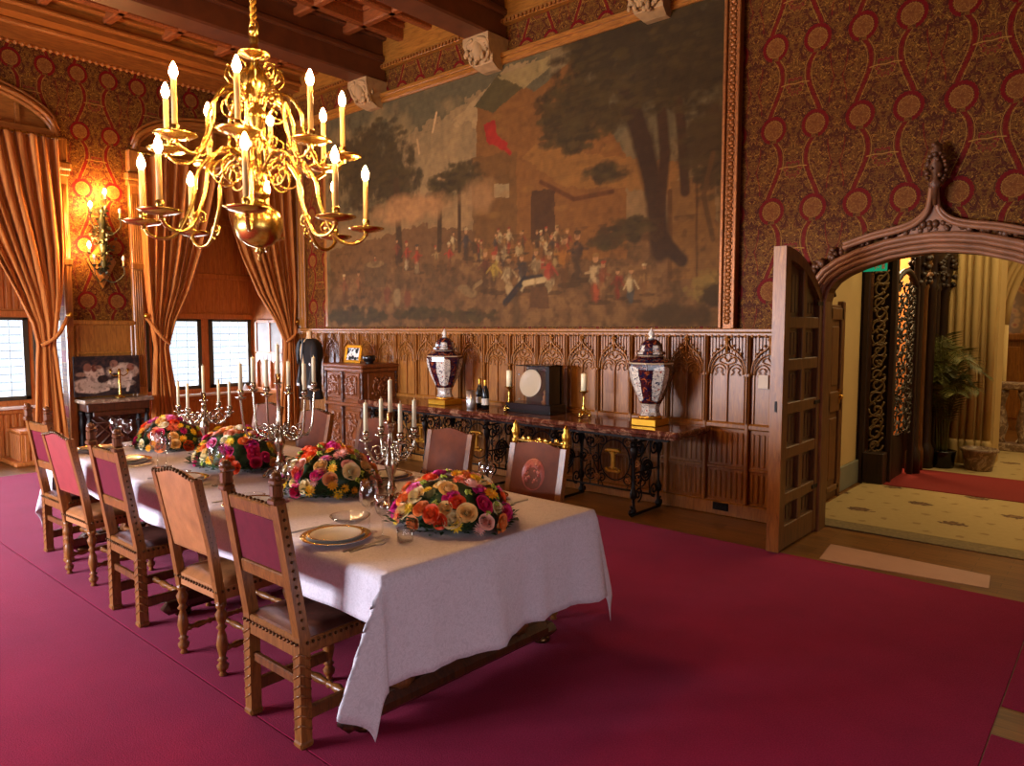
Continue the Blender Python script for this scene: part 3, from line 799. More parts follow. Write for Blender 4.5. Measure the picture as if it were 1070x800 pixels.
# ================================================================== PICTURES
def pw(px, py): p = on(px, py, 1, YP-.03); return p.x, p.z
def village():
    a = Art(-8.87, -2.86, 1.72, 4.62, 520, 262, 5)
    n1 = a.noise(.5, 5); n2 = a.noise(.15, 4); n3 = a.noise(.06, 3)
    a.c[:] = np.array(lin('#6a5f44')); 
    a.put(np.clip((a.Z-2.6)/1.4, 0, 1), '#5c5b48'); a.put(np.clip((n1-.48)*5, 0, 1)*(a.Z > 2.9), '#93815e', .7)
    a.put(np.clip(1-np.abs(a.Z-2.95)/.35, 0, 1)*(n1+.3), '#b58f63', .6)
    a.poly([pw(*q) for q in ((345, 262), (440, 235), (520, 240), (770, 230), (770, 345), (345, 345))], '#6b4f30', 1, .1)
    a.put(np.clip((n2-.5)*6, 0, 1)*(a.Z < 2.6), '#8b6b44', .5); a.put(np.clip((.45-n2)*8, 0, 1)*(a.Z < 2.5), '#46381f', .55)
    # sky glow, distant sails
    a.poly([pw(*q) for q in ((405, 150), (470, 118), (500, 95), (510, 190), (450, 205), (400, 200))], '#a8906c', .6, .25)
    a.poly([pw(*q) for q in ((470, 130), (530, 70), (560, 62), (545, 110), (500, 130))], '#b29a74', .7, .12)
    a.line([pw(452, 138), pw(456, 118)], .02, '#d0b088'); a.line([pw(438, 160), pw(436, 146)], .02, '#c0a078')
    # great farmhouse
    a.poly([pw(*q) for q in ((498, 110), (520, 78), (560, 95), (600, 60), (655, 165), (655, 270), (498, 275))], '#7d5526', 1, .05)
    a.poly([pw(*q) for q in ((495, 112), (521, 77), (550, 88), (515, 118))], '#4e4a2c', 1, .03)
    a.poly([pw(*q) for q in ((520, 80), (575, 58), (575, 70), (548, 92))], '#9b8c62', .9, .03)
    a.poly([pw(*q) for q in ((545, 165), (560, 150), (650, 165), (720, 168), (700, 200), (590, 195))], '#8c6530', .9, .05)
    a.poly([pw(*q) for q in ((492, 165), (540, 158), (540, 255), (495, 262))], '#6a4c22', .9, .04)
    a.poly([pw(*q) for q in ((555, 200), (580, 196), (580, 250), (555, 252))], '#3c250f', .9, .02)
    a.poly([pw(*q) for q in ((516, 192), (532, 192), (532, 206), (516, 206))], '#a59472', .8, .02); a.line([pw(565, 190), pw(600, 208), pw(640, 200)], .03, '#5b3414')
    for k in range(30):
        x = 500+a.rg.random()*150; y = 110+a.rg.random()*140; p = pw(x, y); a.ell(p[0], p[1], .12, .05, '#5c3e1a' if k % 2 else '#9a7236', .35, .8, .5, n3)
    a.poly([pw(*q) for q in ((505, 130), (516, 126), (520, 142), (530, 150), (528, 158), (510, 150))], '#a31a16', 1, .04); a.line([pw(518, 145), pw(533, 160)], .03, '#a31a16')
    # right-hand ruin and little stream
    a.poly([pw(*q) for q in ((700, 190), (745, 178), (752, 290), (700, 292))], '#7c5a2c', .85, .05)
    a.line([pw(700, 200), pw(700, 290)], .03, '#5c3f1c'); a.line([pw(728, 188), pw(728, 290)], .015, '#5c3f1c')
    a.ell(*pw(745, 300), .28, .16, '#8e7a40', .8, .8, .3, n3); a.ell(*pw(748, 308), .17, .13, '#241a0c', .9, .5, .3, n3); a.ell(*pw(700, 330), .5, .13, '#33280f', .85, .7, .4, n2)
    # trees
    def crown(px, py, rx, rz, col, dens=14):
        dens = dens*3
        cx, cz = pw(px, py)
        a.ell(cx, cz, rx, rz, col, .92, 1.3, .35, n2)
        for k in range(dens):
            t = a.rg.random()*6.28; q = a.rg.random()**.5
            a.ell(cx+rx*q*math.cos(t), cz+rz*q*math.sin(t), .09, .035, ('#2b2811', '#453d1a', '#1f1c0c', '#4a4020')[k % 4], .5, 1.0, .4, n3)
    a.line([pw(690, 262), pw(684, 200), pw(672, 150), pw(655, 95)], .13, '#2c1c0c'); a.line([pw(688, 240), pw(695, 160), pw(690, 100), pw(700, 60)], .07, '#33200e')
    a.line([pw(716, 200), pw(712, 130), pw(705, 80)], .06, '#3a2612'); a.line([pw(672, 140), pw(640, 110)], .035, '#2c1c0c')
    a.line([pw(694, 250), pw(702, 262), pw(712, 272)], .08, '#2c1c0c')
    crown(680, 50, 1.15, .62, '#2a2510', 60); crown(735, 60, .7, .5, '#302a12', 40); crown(610, 110, .62, .40, '#38300f', 44); crown(640, 40, .8, .33, '#26220e', 30)
    crown(600, 140, .45, .18, '#3b3212', 20); crown(745, 150, .35, .5, '#3a2e14', 20); crown(632, 180, .25, .12, '#332b10', 8)
    crown(385, 175, .95, .62, '#2e2b17', 44); crown(415, 195, .5, .3, '#34301a', 16); a.line([pw(418, 270), pw(414, 190)], .07, '#3a2c18')
    a.line([pw(480, 262), pw(480, 190)], .035, '#3a2a14'); crown(481, 185, .33, .2, '#363012', 18); a.line([pw(459, 260), pw(460, 200)], .05, '#3d2c16'); crown(460, 200, .26, .2, '#3e3618', 12)
    a.line([pw(745, 250), pw(735, 205), pw(745, 160)], .03, '#5a4222'); a.line([pw(752, 250), pw(754, 190)], .02, '#6c5430')
    crown(655, 238, .3, .1, '#2a2812', 10); crown(640, 250, .3, .1, '#302a12', 8)
    crown(370, 330, .7, .12, '#2a2814', 24); crown(440, 328, .55, .08, '#3a3218', 18); crown(490, 330, .5, .07, '#3c341a', 14)
    # village folk: small dabs, each with legs, body, head
    R = a.rg; pal = ['#7c2a1c', '#b5a27c', '#3b2f20', '#8c6a38', '#2b3038', '#9a3a26', '#c9b78f', '#5c4526', '#74552c', '#a08a5c']
    a.ell(*pw(428, 218), .9, .22, '#b98d62', .8, .5, .5, n2); a.ell(*pw(500, 205), .35, .25, '#b08a62', .6, .5, .5, n2)
    def man(px, py, h, c1=None, c2=None):
        x, z = pw(px, py); h = h*.76; c1 = c1 or pal[R.integers(len(pal))]; c2 = c2 or pal[R.integers(len(pal))]
        a.ell(x+h*.1, z+.02, h*.3, h*.06, '#2e2210', .6); a.ell(x, z+h*.25, h*.13, h*.3, c2, .8, 1.2, .4, n3); a.ell(x+R.uniform(-.02, .02), z+h*.58, h*.16, h*.24, c1, .85, 1.2, .4, n3); a.ell(x+h*.07, z+h*.5, h*.07, h*.25, '#3a2814', .5, 1.0, .4, n3)
        a.line([(x-h*.1, z+h*.65), (x-h*.24, z+h*.5+R.uniform(-.1, .15)*h)], h*.032, c1, .6); a.line([(x+h*.1, z+h*.65), (x+h*.25, z+h*.5+R.uniform(-.1, .15)*h)], h*.032, c1, .6)
        a.ell(x, z+h*.9, h*.075, h*.09, '#b08660', .95); a.ell(x, z+h*.97, h*.09, h*.05, pal[R.integers(len(pal))], .9)
    for k in range(26): man(500+R.random()*95, 262+R.random()*18, .36)
    for q in ((415, 275, .42, '#7c3a26', '#3b2a1c'), (425, 283, .5, '#a23a26', '#c0b090'), (436, 287, .5, '#a33'+'522', '#b8a480'), (455, 280, .36), (469, 283, .45, '#a8281c', '#6a4a2a'), (487, 272, .5, '#2f3640', '#2b2620'), (497, 275, .4), (474, 262, .3),
              (507, 306, .66, '#5a2a1c', '#3b2a18'), (516, 308, .64, '#b09a40', '#4a3218'), (532, 310, .6, '#c6b48c', '#b9a47c'), (545, 306, .56, '#2b3038', '#c4b28c'), (560, 300, .55, '#b09c78', '#8a7450'), (574, 308, .6, '#a5352a', '#c9b890'), (590, 300, .72, '#a06a26', '#5a3c1c'), (603, 295, .7, '#22242a', '#26221e'),
              (622, 318, .68, '#c2ac86', '#a3482c'), (630, 312, .5, '#7a3a20', '#8c6a44'), (645, 314, .42, '#8a2a20', '#7c2018'), (659, 317, .46, '#c9b994', '#3c4a54'), (673, 310, .42, '#8a6a40', '#6c4a28'),
              (360, 318, .55, '#7c4a30', '#5c3a24'), (375, 312, .5, '#8a5a38', '#6c4a2c'), (392, 285, .3, '#a33a2c')): man(*q)
    a.poly([pw(*q) for q in ((555, 300), (572, 300), (574, 322), (553, 322))], '#5c4026', 1, .01); a.line([pw(528, 316), pw(548, 292), pw(565, 290)], .05, '#20262e'); a.line([pw(548, 296), pw(568, 292)], .04, '#c8b68e')
    a.poly([pw(*q) for q in ((380, 275), (404, 275), (403, 300), (382, 300))], '#5e4a30', .9, .02); a.ell(*pw(392, 276), .2, .05, '#8a7450', .9)
    for q in ((405, 308), (415, 310), (426, 312)): a.ell(*pw(*q), .08, .14, ('#6c3a24', '#8e7c5c', '#7a2c1c')[q[0] % 3], .85, .4, .3, n3)
    for (x, y) in ((485, 302), (492, 306)): a.ell(*pw(x, y), .12, .06, '#8a7450', .85, .5, .3, n3)
    a.line([pw(495, 300), pw(503, 294)], .03, '#8a7450')
    a.put(np.clip((a.noise(.09, 3)-.55)*7, 0, 1)*(a.Z < 2.75), '#4a3418', .55)
    a.c = a.c*.8+a.c.mean(axis=(0, 1))*.2
    a.c *= np.array([.72, .58, .38])
    a.c *= (.75+.5*n3)[..., None]
    # old varnish: fine horizontal weave of the tapestry
    a.c *= (1-.06*(np.sin(a.Z*260)[..., None] > 0))
    return a
wv = village().build('village_wall_painting', 'y', YP-.03, None, .025)
tag(wv, 'huge old painting of village folk, thatched farmhouse and trees filling the wall above the panelling', 'painting')

def herd():
    p0 = on(78, 410, 0, XW+.12); p1 = on(145, 374, 0, XW+.12)
    a = Art(p0.y, p1.y, .87, 1.36, 90, 64, 9); n = a.noise(.06, 3)
    W = p1.y-p0.y
    def q(u, v): return p0.y+u*W, .87+v*.49
    a.c[:] = np.array(lin('#241a1c')); a.put(np.clip((n-.45)*4, 0, 1), '#3a2c2a', .6)
    a.ell(*q(.25, .28), .26, .10, '#b39a86', 1, .3, .2, n); a.ell(*q(.30, .60), .13, .09, '#b89c88', 1, .3, .2, n); a.ell(*q(.20, .72), .05, .06, '#7c4f3c', 1, .3, .2, n)
    a.ell(*q(.30, .70), .035, .05, '#5b3020', 1); a.ell(*q(.42, .42), .07, .05, '#2a1c18', 1, .5, .2, n); a.ell(*q(.10, .55), .07, .03, '#8a6a56', 1, .5, .2, n); a.line([q(.05, .15), q(.3, .1), q(.5, .16)], .022, '#bfa592'); a.ell(*q(.36, .72), .05, .025, '#7c5644', 1)
    a.ell(*q(.74, .60), .22, .11, '#b9a08c', 1, .3, .2, n); a.ell(*q(.62, .45), .06, .06, '#1b1413', 1, .3, .2, n); a.ell(*q(.7, .3), .17, .07, '#b9a18e', 1, .3, .2, n); a.ell(*q(.86, .7), .05, .05, '#8c5a48', 1)
    a.ell(*q(.60, .8), .05, .05, '#8c6250', 1); a.ell(*q(.55, .32), .05, .03, '#e0cbb8', 1); a.line([q(.8, .1), q(.87, .5)], .02, '#cdb8a6')
    n2 = a.noise(.03, 3); a.put(np.clip((n2-.55)*8, 0, 1), '#4a3026', .6); a.c = a.c*(.55+.6*n)[..., None]*np.array([1, .9, .82])
    return a
ph = herd().build('animal_picture', 'x', XW+.12, None, .03, 1)
tag(ph, 'unframed dark picture of two piebald animals lying together, propped on the pier console', 'picture')

# ================================================================== THE LONG TABLE
TA = math.radians(-1.7)
E1 = Vector((-math.cos(TA), -math.sin(TA), 0)); E2 = Vector((-math.sin(TA), math.cos(TA), 0))
NC = Vector((-2.128, 1.69, 0)); TL, TW, TH = 4.16, 1.36, .762
TC = NC + E1*TL/2 + E2*TW/2
tb = empty('dining_table', TC, TA, 'long oak dining table hidden under the white tablecloth with its sled feet showing', 'table')
mb = MB(); mb.box(-TL/2+.01, TL/2-.01, -TW/2+.01, TW/2-.01, .705, .757, bev=.01); mb.build('tabletop', M['chair_dark'], tb)
for sx in (-1, 0, 1):
    X0 = sx*(TL/2-.27)
    mb = MB(); mb.box(X0-.06, X0+.06, -.60, .60, .045, .135, bev=.03)
    for sy in (-1, 1): mb.box(X0-.05, X0+.05, sy*.60-.1, sy*.60+.08, .03, .10, bev=.03)
    mb.build('sled_foot', M['dark_wood'], tb)
    for sy in (-1, 1):
        mb = MB(); mb.lathe([(.05, .13), (.06, .16), (.045, .19), (.09, .30), (.10, .38), (.06, .47), (.05, .52), (.075, .56), (.06, .60), (.08, .66), (.08, .70)], (X0, sy*.38, 0), 16, flute=8, fa=.06)
        mb.build('leg', M['chair_dark'], tb)
        mb = MB(); mb.lathe([(.02, .006), (.045, .014), (.05, .03), (.03, .05)], (X0, sy*.58, 0), 12); mb.build('bun_foot', M['nail'], tb)
mb = MB(); mb.box(-TL/2+.3, TL/2-.3, -.05, .05, .16, .25, bev=.02); mb.build('stretcher', M['chair_dark'], tb)

def cloth():
    rnd = random.Random(11)
    ND, DE = .195, .44                   # short drop over the chairs, long drop at the ends
    hx, hy = TL/2, TW/2
    def drop(u):                          # how far the cloth hangs along the long sides (u = table x)
        t = min(1, max(0, (abs(u)-(hx-.07))/.07)); t = t*t*(3-2*t); return ND+(DE-ND)*t
    us = [-DE+DE*i/14 for i in range(14)]+[.09*i/18 for i in range(18)]+[.09+(TL-.18)*i/140 for i in range(141)]+[TL-.09+.09*(i+1)/18 for i in range(18)]+[TL+DE*(i+1)/14 for i in range(14)]
    vs_ = [-1+i/12 for i in range(12)]+[i/30 for i in range(31)]+[1+(i+1)/12 for i in range(12)]
    ph = [rnd.uniform(0, 6) for _ in range(8)]
    vs = []
    for u in us:
        for v in vs_:
            a = max(0, -u, u-TL); sxu = -1 if u < 0 else 1
            cu = min(max(u, 0), TL)-hx
            d = drop(cu) if a == 0 else DE
            b = max(0, -v, v-1)*d; syv = -1 if v < 0 else 1
            cv = min(max(v, 0), 1)*TW-hy
            if a == 0 and b == 0:
                x, y = cu, cv; z = TH+.0008*math.sin(cu*9+cv*4)
                ex = min(hx-abs(cu), hy-abs(cv)); 
                if ex < .02: z -= (.02-ex)**2*8
            elif b == 0:
                w = .034*math.sin(cv*8+ph[0])+.020*math.sin(cv*17+ph[1])+.009*math.sin(cv*37+ph[2]); t = a/DE
                for fc in (-.36, .22): w += .016*math.exp(-((cv-fc)/.010)**2)
                x = cu+sxu*(.012+.03*t+w*t); y = cv*(1+.015*t); z = TH-.004-a
            elif a == 0:
                w = .010*math.sin(cu*7+ph[3])+.008*math.sin(cu*15+ph[4]); t = b/d
                x = cu; y = cv+syv*(.010+.01*t+w*t*.8); z = TH-.004-b
            else:
                rho = math.hypot(a, b); th = math.atan2(b, a); t = rho/DE
                blg = (.40 if (sxu > 0 and syv < 0) else .14)*rho*math.exp(-((th-1.2)/.24)**2)
                f1 = .012+.03*min(t, 1)
                x = cu+sxu*(f1*math.cos(th)+.02*math.sin(2*th)*t); y = cv+syv*(f1*math.sin(th)+blg*.9+.03*math.sin(2*th)*t); z = TH-.004-rho*(1-.04*math.sin(2*th))
            vs.append((x, y, z))
    nv = len(vs_); fs = [(i*nv+j, i*nv+j+1, (i+1)*nv+j+1, (i+1)*nv+j) for i in range(len(us)-1) for j in range(nv-1)]
    mb = MB(); mb.add(vs, fs, None, True); o = mb.build('tablecloth', M['cloth'])
    s = o.modifiers.new('thick', 'SOLIDIFY'); s.thickness = .003; s.offset = 1
    return o
tc = cloth(); tc.location = TC; tc.rotation_euler = (0, 0, TA)
tag(tc, 'white damask tablecloth draped over the long dining table with deep corner folds', 'tablecloth')

# ================================================================== CHAIRS
def turned(mb, x, y, z0, z1, r=.024, n=14, M_=None, ax='z'):
    """a turned spindle with rings and vases between z0 and z1"""
    L = z1-z0; P = [(.6, 0), (.75, .02), (.45, .05), (.9, .09), (1.1, .14), (.55, .19), (.95, .22), (.55, .25), (.7, .30), (1.05, .42), (.8, .55), (.5, .62), (.95, .66), (.55, .70), (.85, .76), (1.1, .84), (.6, .9), (.95, .94), (.95, 1)]
    mb.lathe([(r*a, z0+L*b) for a, b in P], (x, y, 0), n, M_)
def ynails(mb, pts, r=.007):
    for p in pts: mb.ball(p, r, 6, 4)
def seg(a, b, n): return [tuple(Vector(a).lerp(Vector(b), i/(n-1))) for i in range(n)]
def cushion(mb, x0, x1, y0, y1, z0, h):
    def f(u, v):
        a, b = u*2-1, v*2-1; e = (1-abs(a)**6)*(1-abs(b)**6)
        return (x0+(x1-x0)*u, y0+(y1-y0)*v, z0+h*max(0, e)**.5+.004*math.sin(9*u)*math.sin(7*v)*e)
    mb.grid(f, 14, 14); mb.box(x0, x1, y0, y1, z0-.03, z0+.001)
def chair_posts(p, lab, cat, back='velvet'):
    """tall chair: square carved posts with finials, framed back panel, leather seat"""
    t = empty('dining_chair', (0, 0, 0), 0, lab, cat)
    RK = .16
    def yk(z): return -.20-(max(0, z-.46))*RK
    for sx in (-1, 1):
        mb = MB(); x = sx*.195; h = .025
        mb.add([(x+a*h, yk(0)+b*h, 0) for a, b in ((-1, -1), (1, -1), (1, 1), (-1, 1))] + [(x+a*h, -.20+b*h, .46) for a, b in ((-1, -1), (1, -1), (1, 1), (-1, 1))] + [(x+a*h, yk(1.02)+b*h*.8, 1.02) for a, b in ((-1, -1), (1, -1), (1, 1), (-1, 1))],
               [(0, 1, 5, 4), (1, 2, 6, 5), (2, 3, 7, 6), (3, 0, 4, 7), (4, 5, 9, 8), (5, 6, 10, 9), (6, 7, 11, 10), (7, 4, 8, 11), (3, 2, 1, 0), (8, 9, 10, 11)], None, False)
        for k in range(8):               # carved diagonal ribs of the lower leg
            z = .07+k*.042; mb.tube([(x-h, yk(0)-h, z), (x+h, yk(0)-h, z+.034)], .0042, 5); mb.tube([(x+sx*h, yk(0)-h, z+.034), (x+sx*h, yk(0)+h, z)], .0042, 5)
        mb.box(x-h*1.25, x+h*1.25, -.20-h*1.25, -.20+h*1.25, 0, .03, bev=.008)
        mb.build('rear_post', M['chair_wood'], t)
        mb = MB(); y = yk(1.06)
        mb.box(x-.028, x+.028, y-.026, y+.026, 1.015, 1.04, bev=.006); mb.box(x-.022, x+.022, y-.022, y+.022, 1.04, 1.10, bev=.01)
        mb.ball((x, y+.014, 1.05), .017, 8, 5); mb.ball((x, y+.018, 1.08), .015, 8, 5); mb.box(x-.026, x+.026, y-.02, y+.03, 1.095, 1.115, bev=.006); mb.lathe([(.024, 1.112), (.022, 1.13), (.01, 1.142), (.001, 1.145)], (x, y, 0), 12)
        mb.build('finial', M['chair_dark'], t)
    rot = lambda z: TR(0, yk(z), z) @ RX(math.atan(RK))
    for nm, z0, z1 in (('top_rail', .945, 1.005), ('lower_rail', .66, .72)):
        mb = MB(); zc = (z0+z1)/2; mb.box(-.172, .172, -.016, .016, -(z1-z0)/2, (z1-z0)/2, rot(zc), bev=.005); mb.build(nm, M['chair_wood'], t)
    mb = MB(); zc = .832; mb.box(-.172, .172, -.008, .010, -.115, .115, rot(zc), bev=.006); mb.build('back_panel', M[back], t)
    mb = MB()
    for z in (1.004,): ynails(mb, [tuple(rot(z) @ Vector((x, 0, 0.002))) for x in [-.165+.03*i for i in range(12)]], .008)
    for sx in (-1, 1):
        ynails(mb, [(sx*.222, yk(.50+.035*i), .50+.035*i) for i in range(15)], .007)
        ynails(mb, [tuple(rot(.72+.03*i) @ Vector((sx*.165, .018, 0))) for i in range(8)], .005)
    ynails(mb, [(x, -.232, .435) for x in [-.20+.027*i for i in range(16)]], .0075)
    for sx in (-1, 1): ynails(mb, [(sx*.224, y, .435) for y in [-.19+.027*i for i in range(15)]], .0075)
    tag(mb.build('nail_trim', M['nail'], t), kind='stuff')
    mb = MB(); mb.box(-.215, .215, -.222, -.18, .37, .46, bev=.006)
    for sx in (-1, 1): mb.box(sx*.215-.014, sx*.215+.004, -.2, .21, .385, .45, bev=.005)
    mb.box(-.21, .21, .18, .215, .385, .45, bev=.006); mb.build('seat_rail', M['chair_wood'], t)
    mb = MB(); cushion(mb, -.212, .212, -.215, .222, .452, .022); mb.build('seat', M['leather_s'], t)
    for sx in (-1, 1):
        mb = MB(); turned(mb, sx*.19, .19, 0, .39, .027); mb.build('front_leg', M['chair_wood'], t)
        mb = MB(); mb.box(sx*.19-.014, sx*.19+.014, -.2, .2, .10, .155, bev=.006); mb.build('side_stretcher', M['chair_dark'], t)
    mb = MB(); mb.box(-.19, .19, -.21, -.185, .245, .285, bev=.005); mb.build('rear_stretcher', M['chair_dark'], t)
    mb = MB(); turned(mb, 0, 0, -.19, .19, .02, 12, TR(0, .02, .13) @ RY(PI/2)); mb.build('middle_stretcher', M['chair_wood'], t)
    return t
def chair_uph(lab, cat, leather='leather_t', crest=False):
    """lower chair with a leather-covered back, brass nails and turned legs"""
    t = empty('dining_chair', (0, 0, 0), 0, lab, cat); RK = .20
    def yk(z): return -.20-(max(0, z-.46))*RK
    ZT = 1.0
    def back(off, g):
        def f(u, v):
            x = (-.205+.41*u); z = .60+.40*v; dip = .014*math.cos((u-.5)*2*PI) if v > .9 else 0
            return (x, yk(z)+off+(g*math.sin(PI*u)*math.sin(PI*v)), z+dip)
        return f
    mb = MB(); mb.grid(back(-.014, -.006), 10, 10); mb.grid(back(.016, .014), 10, 10)
    for k in range(10):
        for v in (0, 1):
            a, b = k/10, (k+1)/10; f, g = back(-.014, -.006), back(.016, .014)
            mb.add([f(a, v), f(b, v), g(b, v), g(a, v)], [(0, 1, 2, 3)], None, False); mb.add([f(v, a), f(v, b), g(v, b), g(v, a)], [(0, 1, 2, 3)], None, False)
    mb.build('backrest', M[leather], t)
    for sx in (-1, 1):
        mb = MB(); x = sx*.195; h = .02
        for (za, zb) in ((.36, .64), (.64, ZT-.01)):
            mb.add([(x+a*h, yk(za)+b*h, za) for a, b in ((-1, -1), (1, -1), (1, 1), (-1, 1))]+[(x+a*h, yk(zb)+b*h, zb) for a, b in ((-1, -1), (1, -1), (1, 1), (-1, 1))], [(0, 1, 5, 4), (1, 2, 6, 5), (2, 3, 7, 6), (3, 0, 4, 7), (4, 5, 6, 7), (3, 2, 1, 0)], None, False)
        turned(mb, x, -.20, 0, .37, .027); mb.build('rear_leg', M['chair_wood'], t)
        mb = MB(); turned(mb, sx*.185, .18, 0, .38, .026); mb.build('front_leg', M['chair_wood'], t)
        mb = MB(); turned(mb, 0, 0, -.185, .185, .017, 10, TR(sx*.19, 0, .13) @ RX(PI/2)); mb.build('side_stretcher', M['chair_wood'], t)
        if crest:
            mb = MB(); y = yk(1.03); mb.lathe([(.022, .99), (.024, 1.01), (.012, 1.02), (.024, 1.045), (.026, 1.07), (.014, 1.09), (.018, 1.10), (.002, 1.13)], (x, y, 0), 12); mb.build('finial', M['gold_dull'], t)
    mb = MB()
    for k in range(14):
        x = -.2+.4*k/13; mb.ball((x, yk(1.0)-.012, 1.002+.014*math.cos((k/13-.5)*2*PI)), .011, 6, 4)
    for sx in (-1, 1):
        for k in range(16): z = .60+.026*k; mb.ball((sx*.209, yk(z)-.004, z), .008, 6, 4)
    for k in range(16): mb.ball((-.205+.41*k/15, -.226, .425), .008, 6, 4)
    for sx in (-1, 1):
        for k in range(15): mb.ball((sx*.218, -.2+.40*k/14, .425), .008, 6, 4)
    tag(mb.build('nail_trim', M['nail'], t), kind='stuff')
    if crest:
        mb = MB()
        for k in range(9): mb.ball((-.17+.34*k/8, yk(1.01), 1.018+.012*math.sin(k*2.2)), .014, 6, 4, (1.5, .6, 1))
        mb.tube([(-.19, yk(1.0), 1.008), (.19, yk(1.0), 1.008)], .01, 6); mb.build('crest_rail', M['gold'], t)
        mb = MB(); rr = random.Random(2); Mx = TR(0, yk(.82)+.024, .82) @ RX(PI/2+math.atan(RK))
        mb.lathe([(.085, -.004), (.09, 0), (.085, .005), (.08, 0)], (0, 0, 0), 24, Mx, 1, 1.1)
        for k in range(26): a = rr.uniform(0, 6.28); q = .06*rr.random()**.5; mb.ball((q*math.cos(a), q*math.sin(a)*1.1, -.002), rr.uniform(.008, .017), 6, 4, (1, 1, .5), Mx)
        tag(mb.build('medallion', plain('embossed_medallion', '#93402f', .35, 0, .35, 50), t), 'round embossed medallion on the leather back')
    else:
        mb = MB(); mb.box(-.17, .17, yk(.62)-.012, yk(.62)+.012, .60, .645, bev=.006); mb.build('lower_rail', M['chair_wood'], t)
    mb = MB(); cushion(mb, -.212, .212, -.215, .215, .44, .032); mb.box(-.208, .208, -.215, .21, .38, .43); mb.build('seat', M[leather], t)
    mb = MB(); turned(mb, 0, 0, -.19, .19, .018, 10, TR(0, .17, .24) @ RY(PI/2)); mb.build('front_stretcher', M['chair_wood'], t)
    mb = MB(); turned(mb, 0, 0, -.19, .19, .017, 10, TR(0, 0, .13) @ RY(PI/2)); mb.build('middle_stretcher', M['chair_wood'], t)
    return t
GN = 'chairs along the near side of the table'; GF = 'chairs along the far side of the table'
cA = chair_posts(None, 'tall post chair with crimson velvet back nearest the viewer at the table corner', 'chair')
cB = chair_uph('tan leather-backed nailed chair beside the nearest tall post chair', 'chair')
KIDS[cA.name] = list(cA.children); KIDS[cB.name] = list(cB.children)
cA.location = (-2.675, 1.76, .006); cA.rotation_euler = (0, 0, math.radians(0)); cA['group'] = GN
cB.location = (-3.50, 1.83, .006); cB.rotation_euler = (0, 0, math.radians(2)); cB['group'] = GN
dup(cA, (-4.405, 1.825, .006), math.radians(0), 'tall post chair with red back standing in the middle of the near row', GN)
c2 = dup(cB, (-5.325, 1.87, .006), math.radians(3), 'red-backed nailed chair second from the window end of the near row', GN)
for ch in c2.children:
    if ch.name.startswith('backrest'): ch.data = ch.data.copy(); ch.data.materials[0] = plain('red_brown_leather', '#8c3030', .45, 0, .15, 14, .2); ch['label'] = 'red leather back'
dup(cA, (-6.00, 1.94, .006), math.radians(2), 'tall post chair at the window end of the near row', GN)
cC = chair_uph('dark leather chair with gilt crest, finials and round medallion on the far side', 'chair', 'leather_b', True)
KIDS[cC.name] = list(cC.children)
cC.location = (-2.69, 3.04, .006); cC.rotation_euler = (0, 0, PI); cC['group'] = GF
cD = chair_uph('plain brown leather chair on the far side, between the nearest flowers and the sideboard', 'chair', 'leather_b')
KIDS[cD.name] = list(cD.children)
cD.location = (-3.51, 3.10, .006); cD.rotation_euler = (0, 0, PI); cD['group'] = GF
dup(cD, (-4.33, 3.12, .006), PI, 'brown leather chair on the far side half hidden by the nearest candelabrum', GF)
dup(cD, (-5.16, 3.14, .006), PI, 'brown leather chair on the far side in front of the black tailcoat', GF)
dup(cD, (-5.95, 3.16, .006), PI, 'brown leather chair on the far side seen through the large middle candelabrum', GF)

# ================================================================== FLOWERS
def rose_mesh():
    mb = MB(); rr = random.Random(4)
    for ring, (n, r, zt, fl) in enumerate([(3, .13, .50, -.25), (3, .24, .50, -.15), (4, .36, .46, .0), (5, .50, .38, .15), (5, .66, .26, .35), (6, .86, .08, .6)]):
        for k in range(n):
            a = 2*PI*(k+.45*ring)/n+rr.uniform(-.12, .12); w = PI/n*1.35; rz = rr.uniform(.94, 1.05)
            def f(u, v, a=a, r=r*rz, zt=zt*rz, fl=fl, w=w):
                s = (u-.5)*2; edge = (1-.30*s*s*v)
                rad = r*math.sin(min(1, v*1.1)*PI/2)**.6*(1+fl*max(0, v-.7)*1.2)+.03*(1-s*s)+.02*s
                return (rad*math.cos(a+s*w), rad*math.sin(a+s*w), -.30+(zt+.30)*v*edge-.12*max(0, fl)*max(0, v-.75)*4*.5)
            mb.grid(f, 5, 5)
    mb.ball((0, 0, .30), .09, 6, 4, (1, 1, 1.8)); return mb
def dahlia_mesh():
    mb = MB(); rr = random.Random(5)
    for n, L, el in ((16, 1.0, .05), (16, .92, .35), (14, .8, .65), (12, .62, .95), (8, .42, 1.25)):
        for k in range(n):
            a = 2*PI*(k+rr.random()*.4)/n; e = el+rr.uniform(-.08, .08)
            d = Vector((math.cos(a)*math.cos(e), math.sin(a)*math.cos(e), math.sin(e))); s = Vector((-math.sin(a), math.cos(a), 0)); up = d.cross(s)*-1
            p = [d*.12, d*L*.5+s*.085+up*.05, d*L*.5-s*.085+up*.05, d*L+up*.02, d*L*.5-up*.0]
            mb.add([tuple(q) for q in p], [(0, 1, 4), (0, 4, 2), (1, 3, 4), (4, 3, 2)], None, True)
    mb.ball((0, 0, .12), .2, 8, 5); return mb
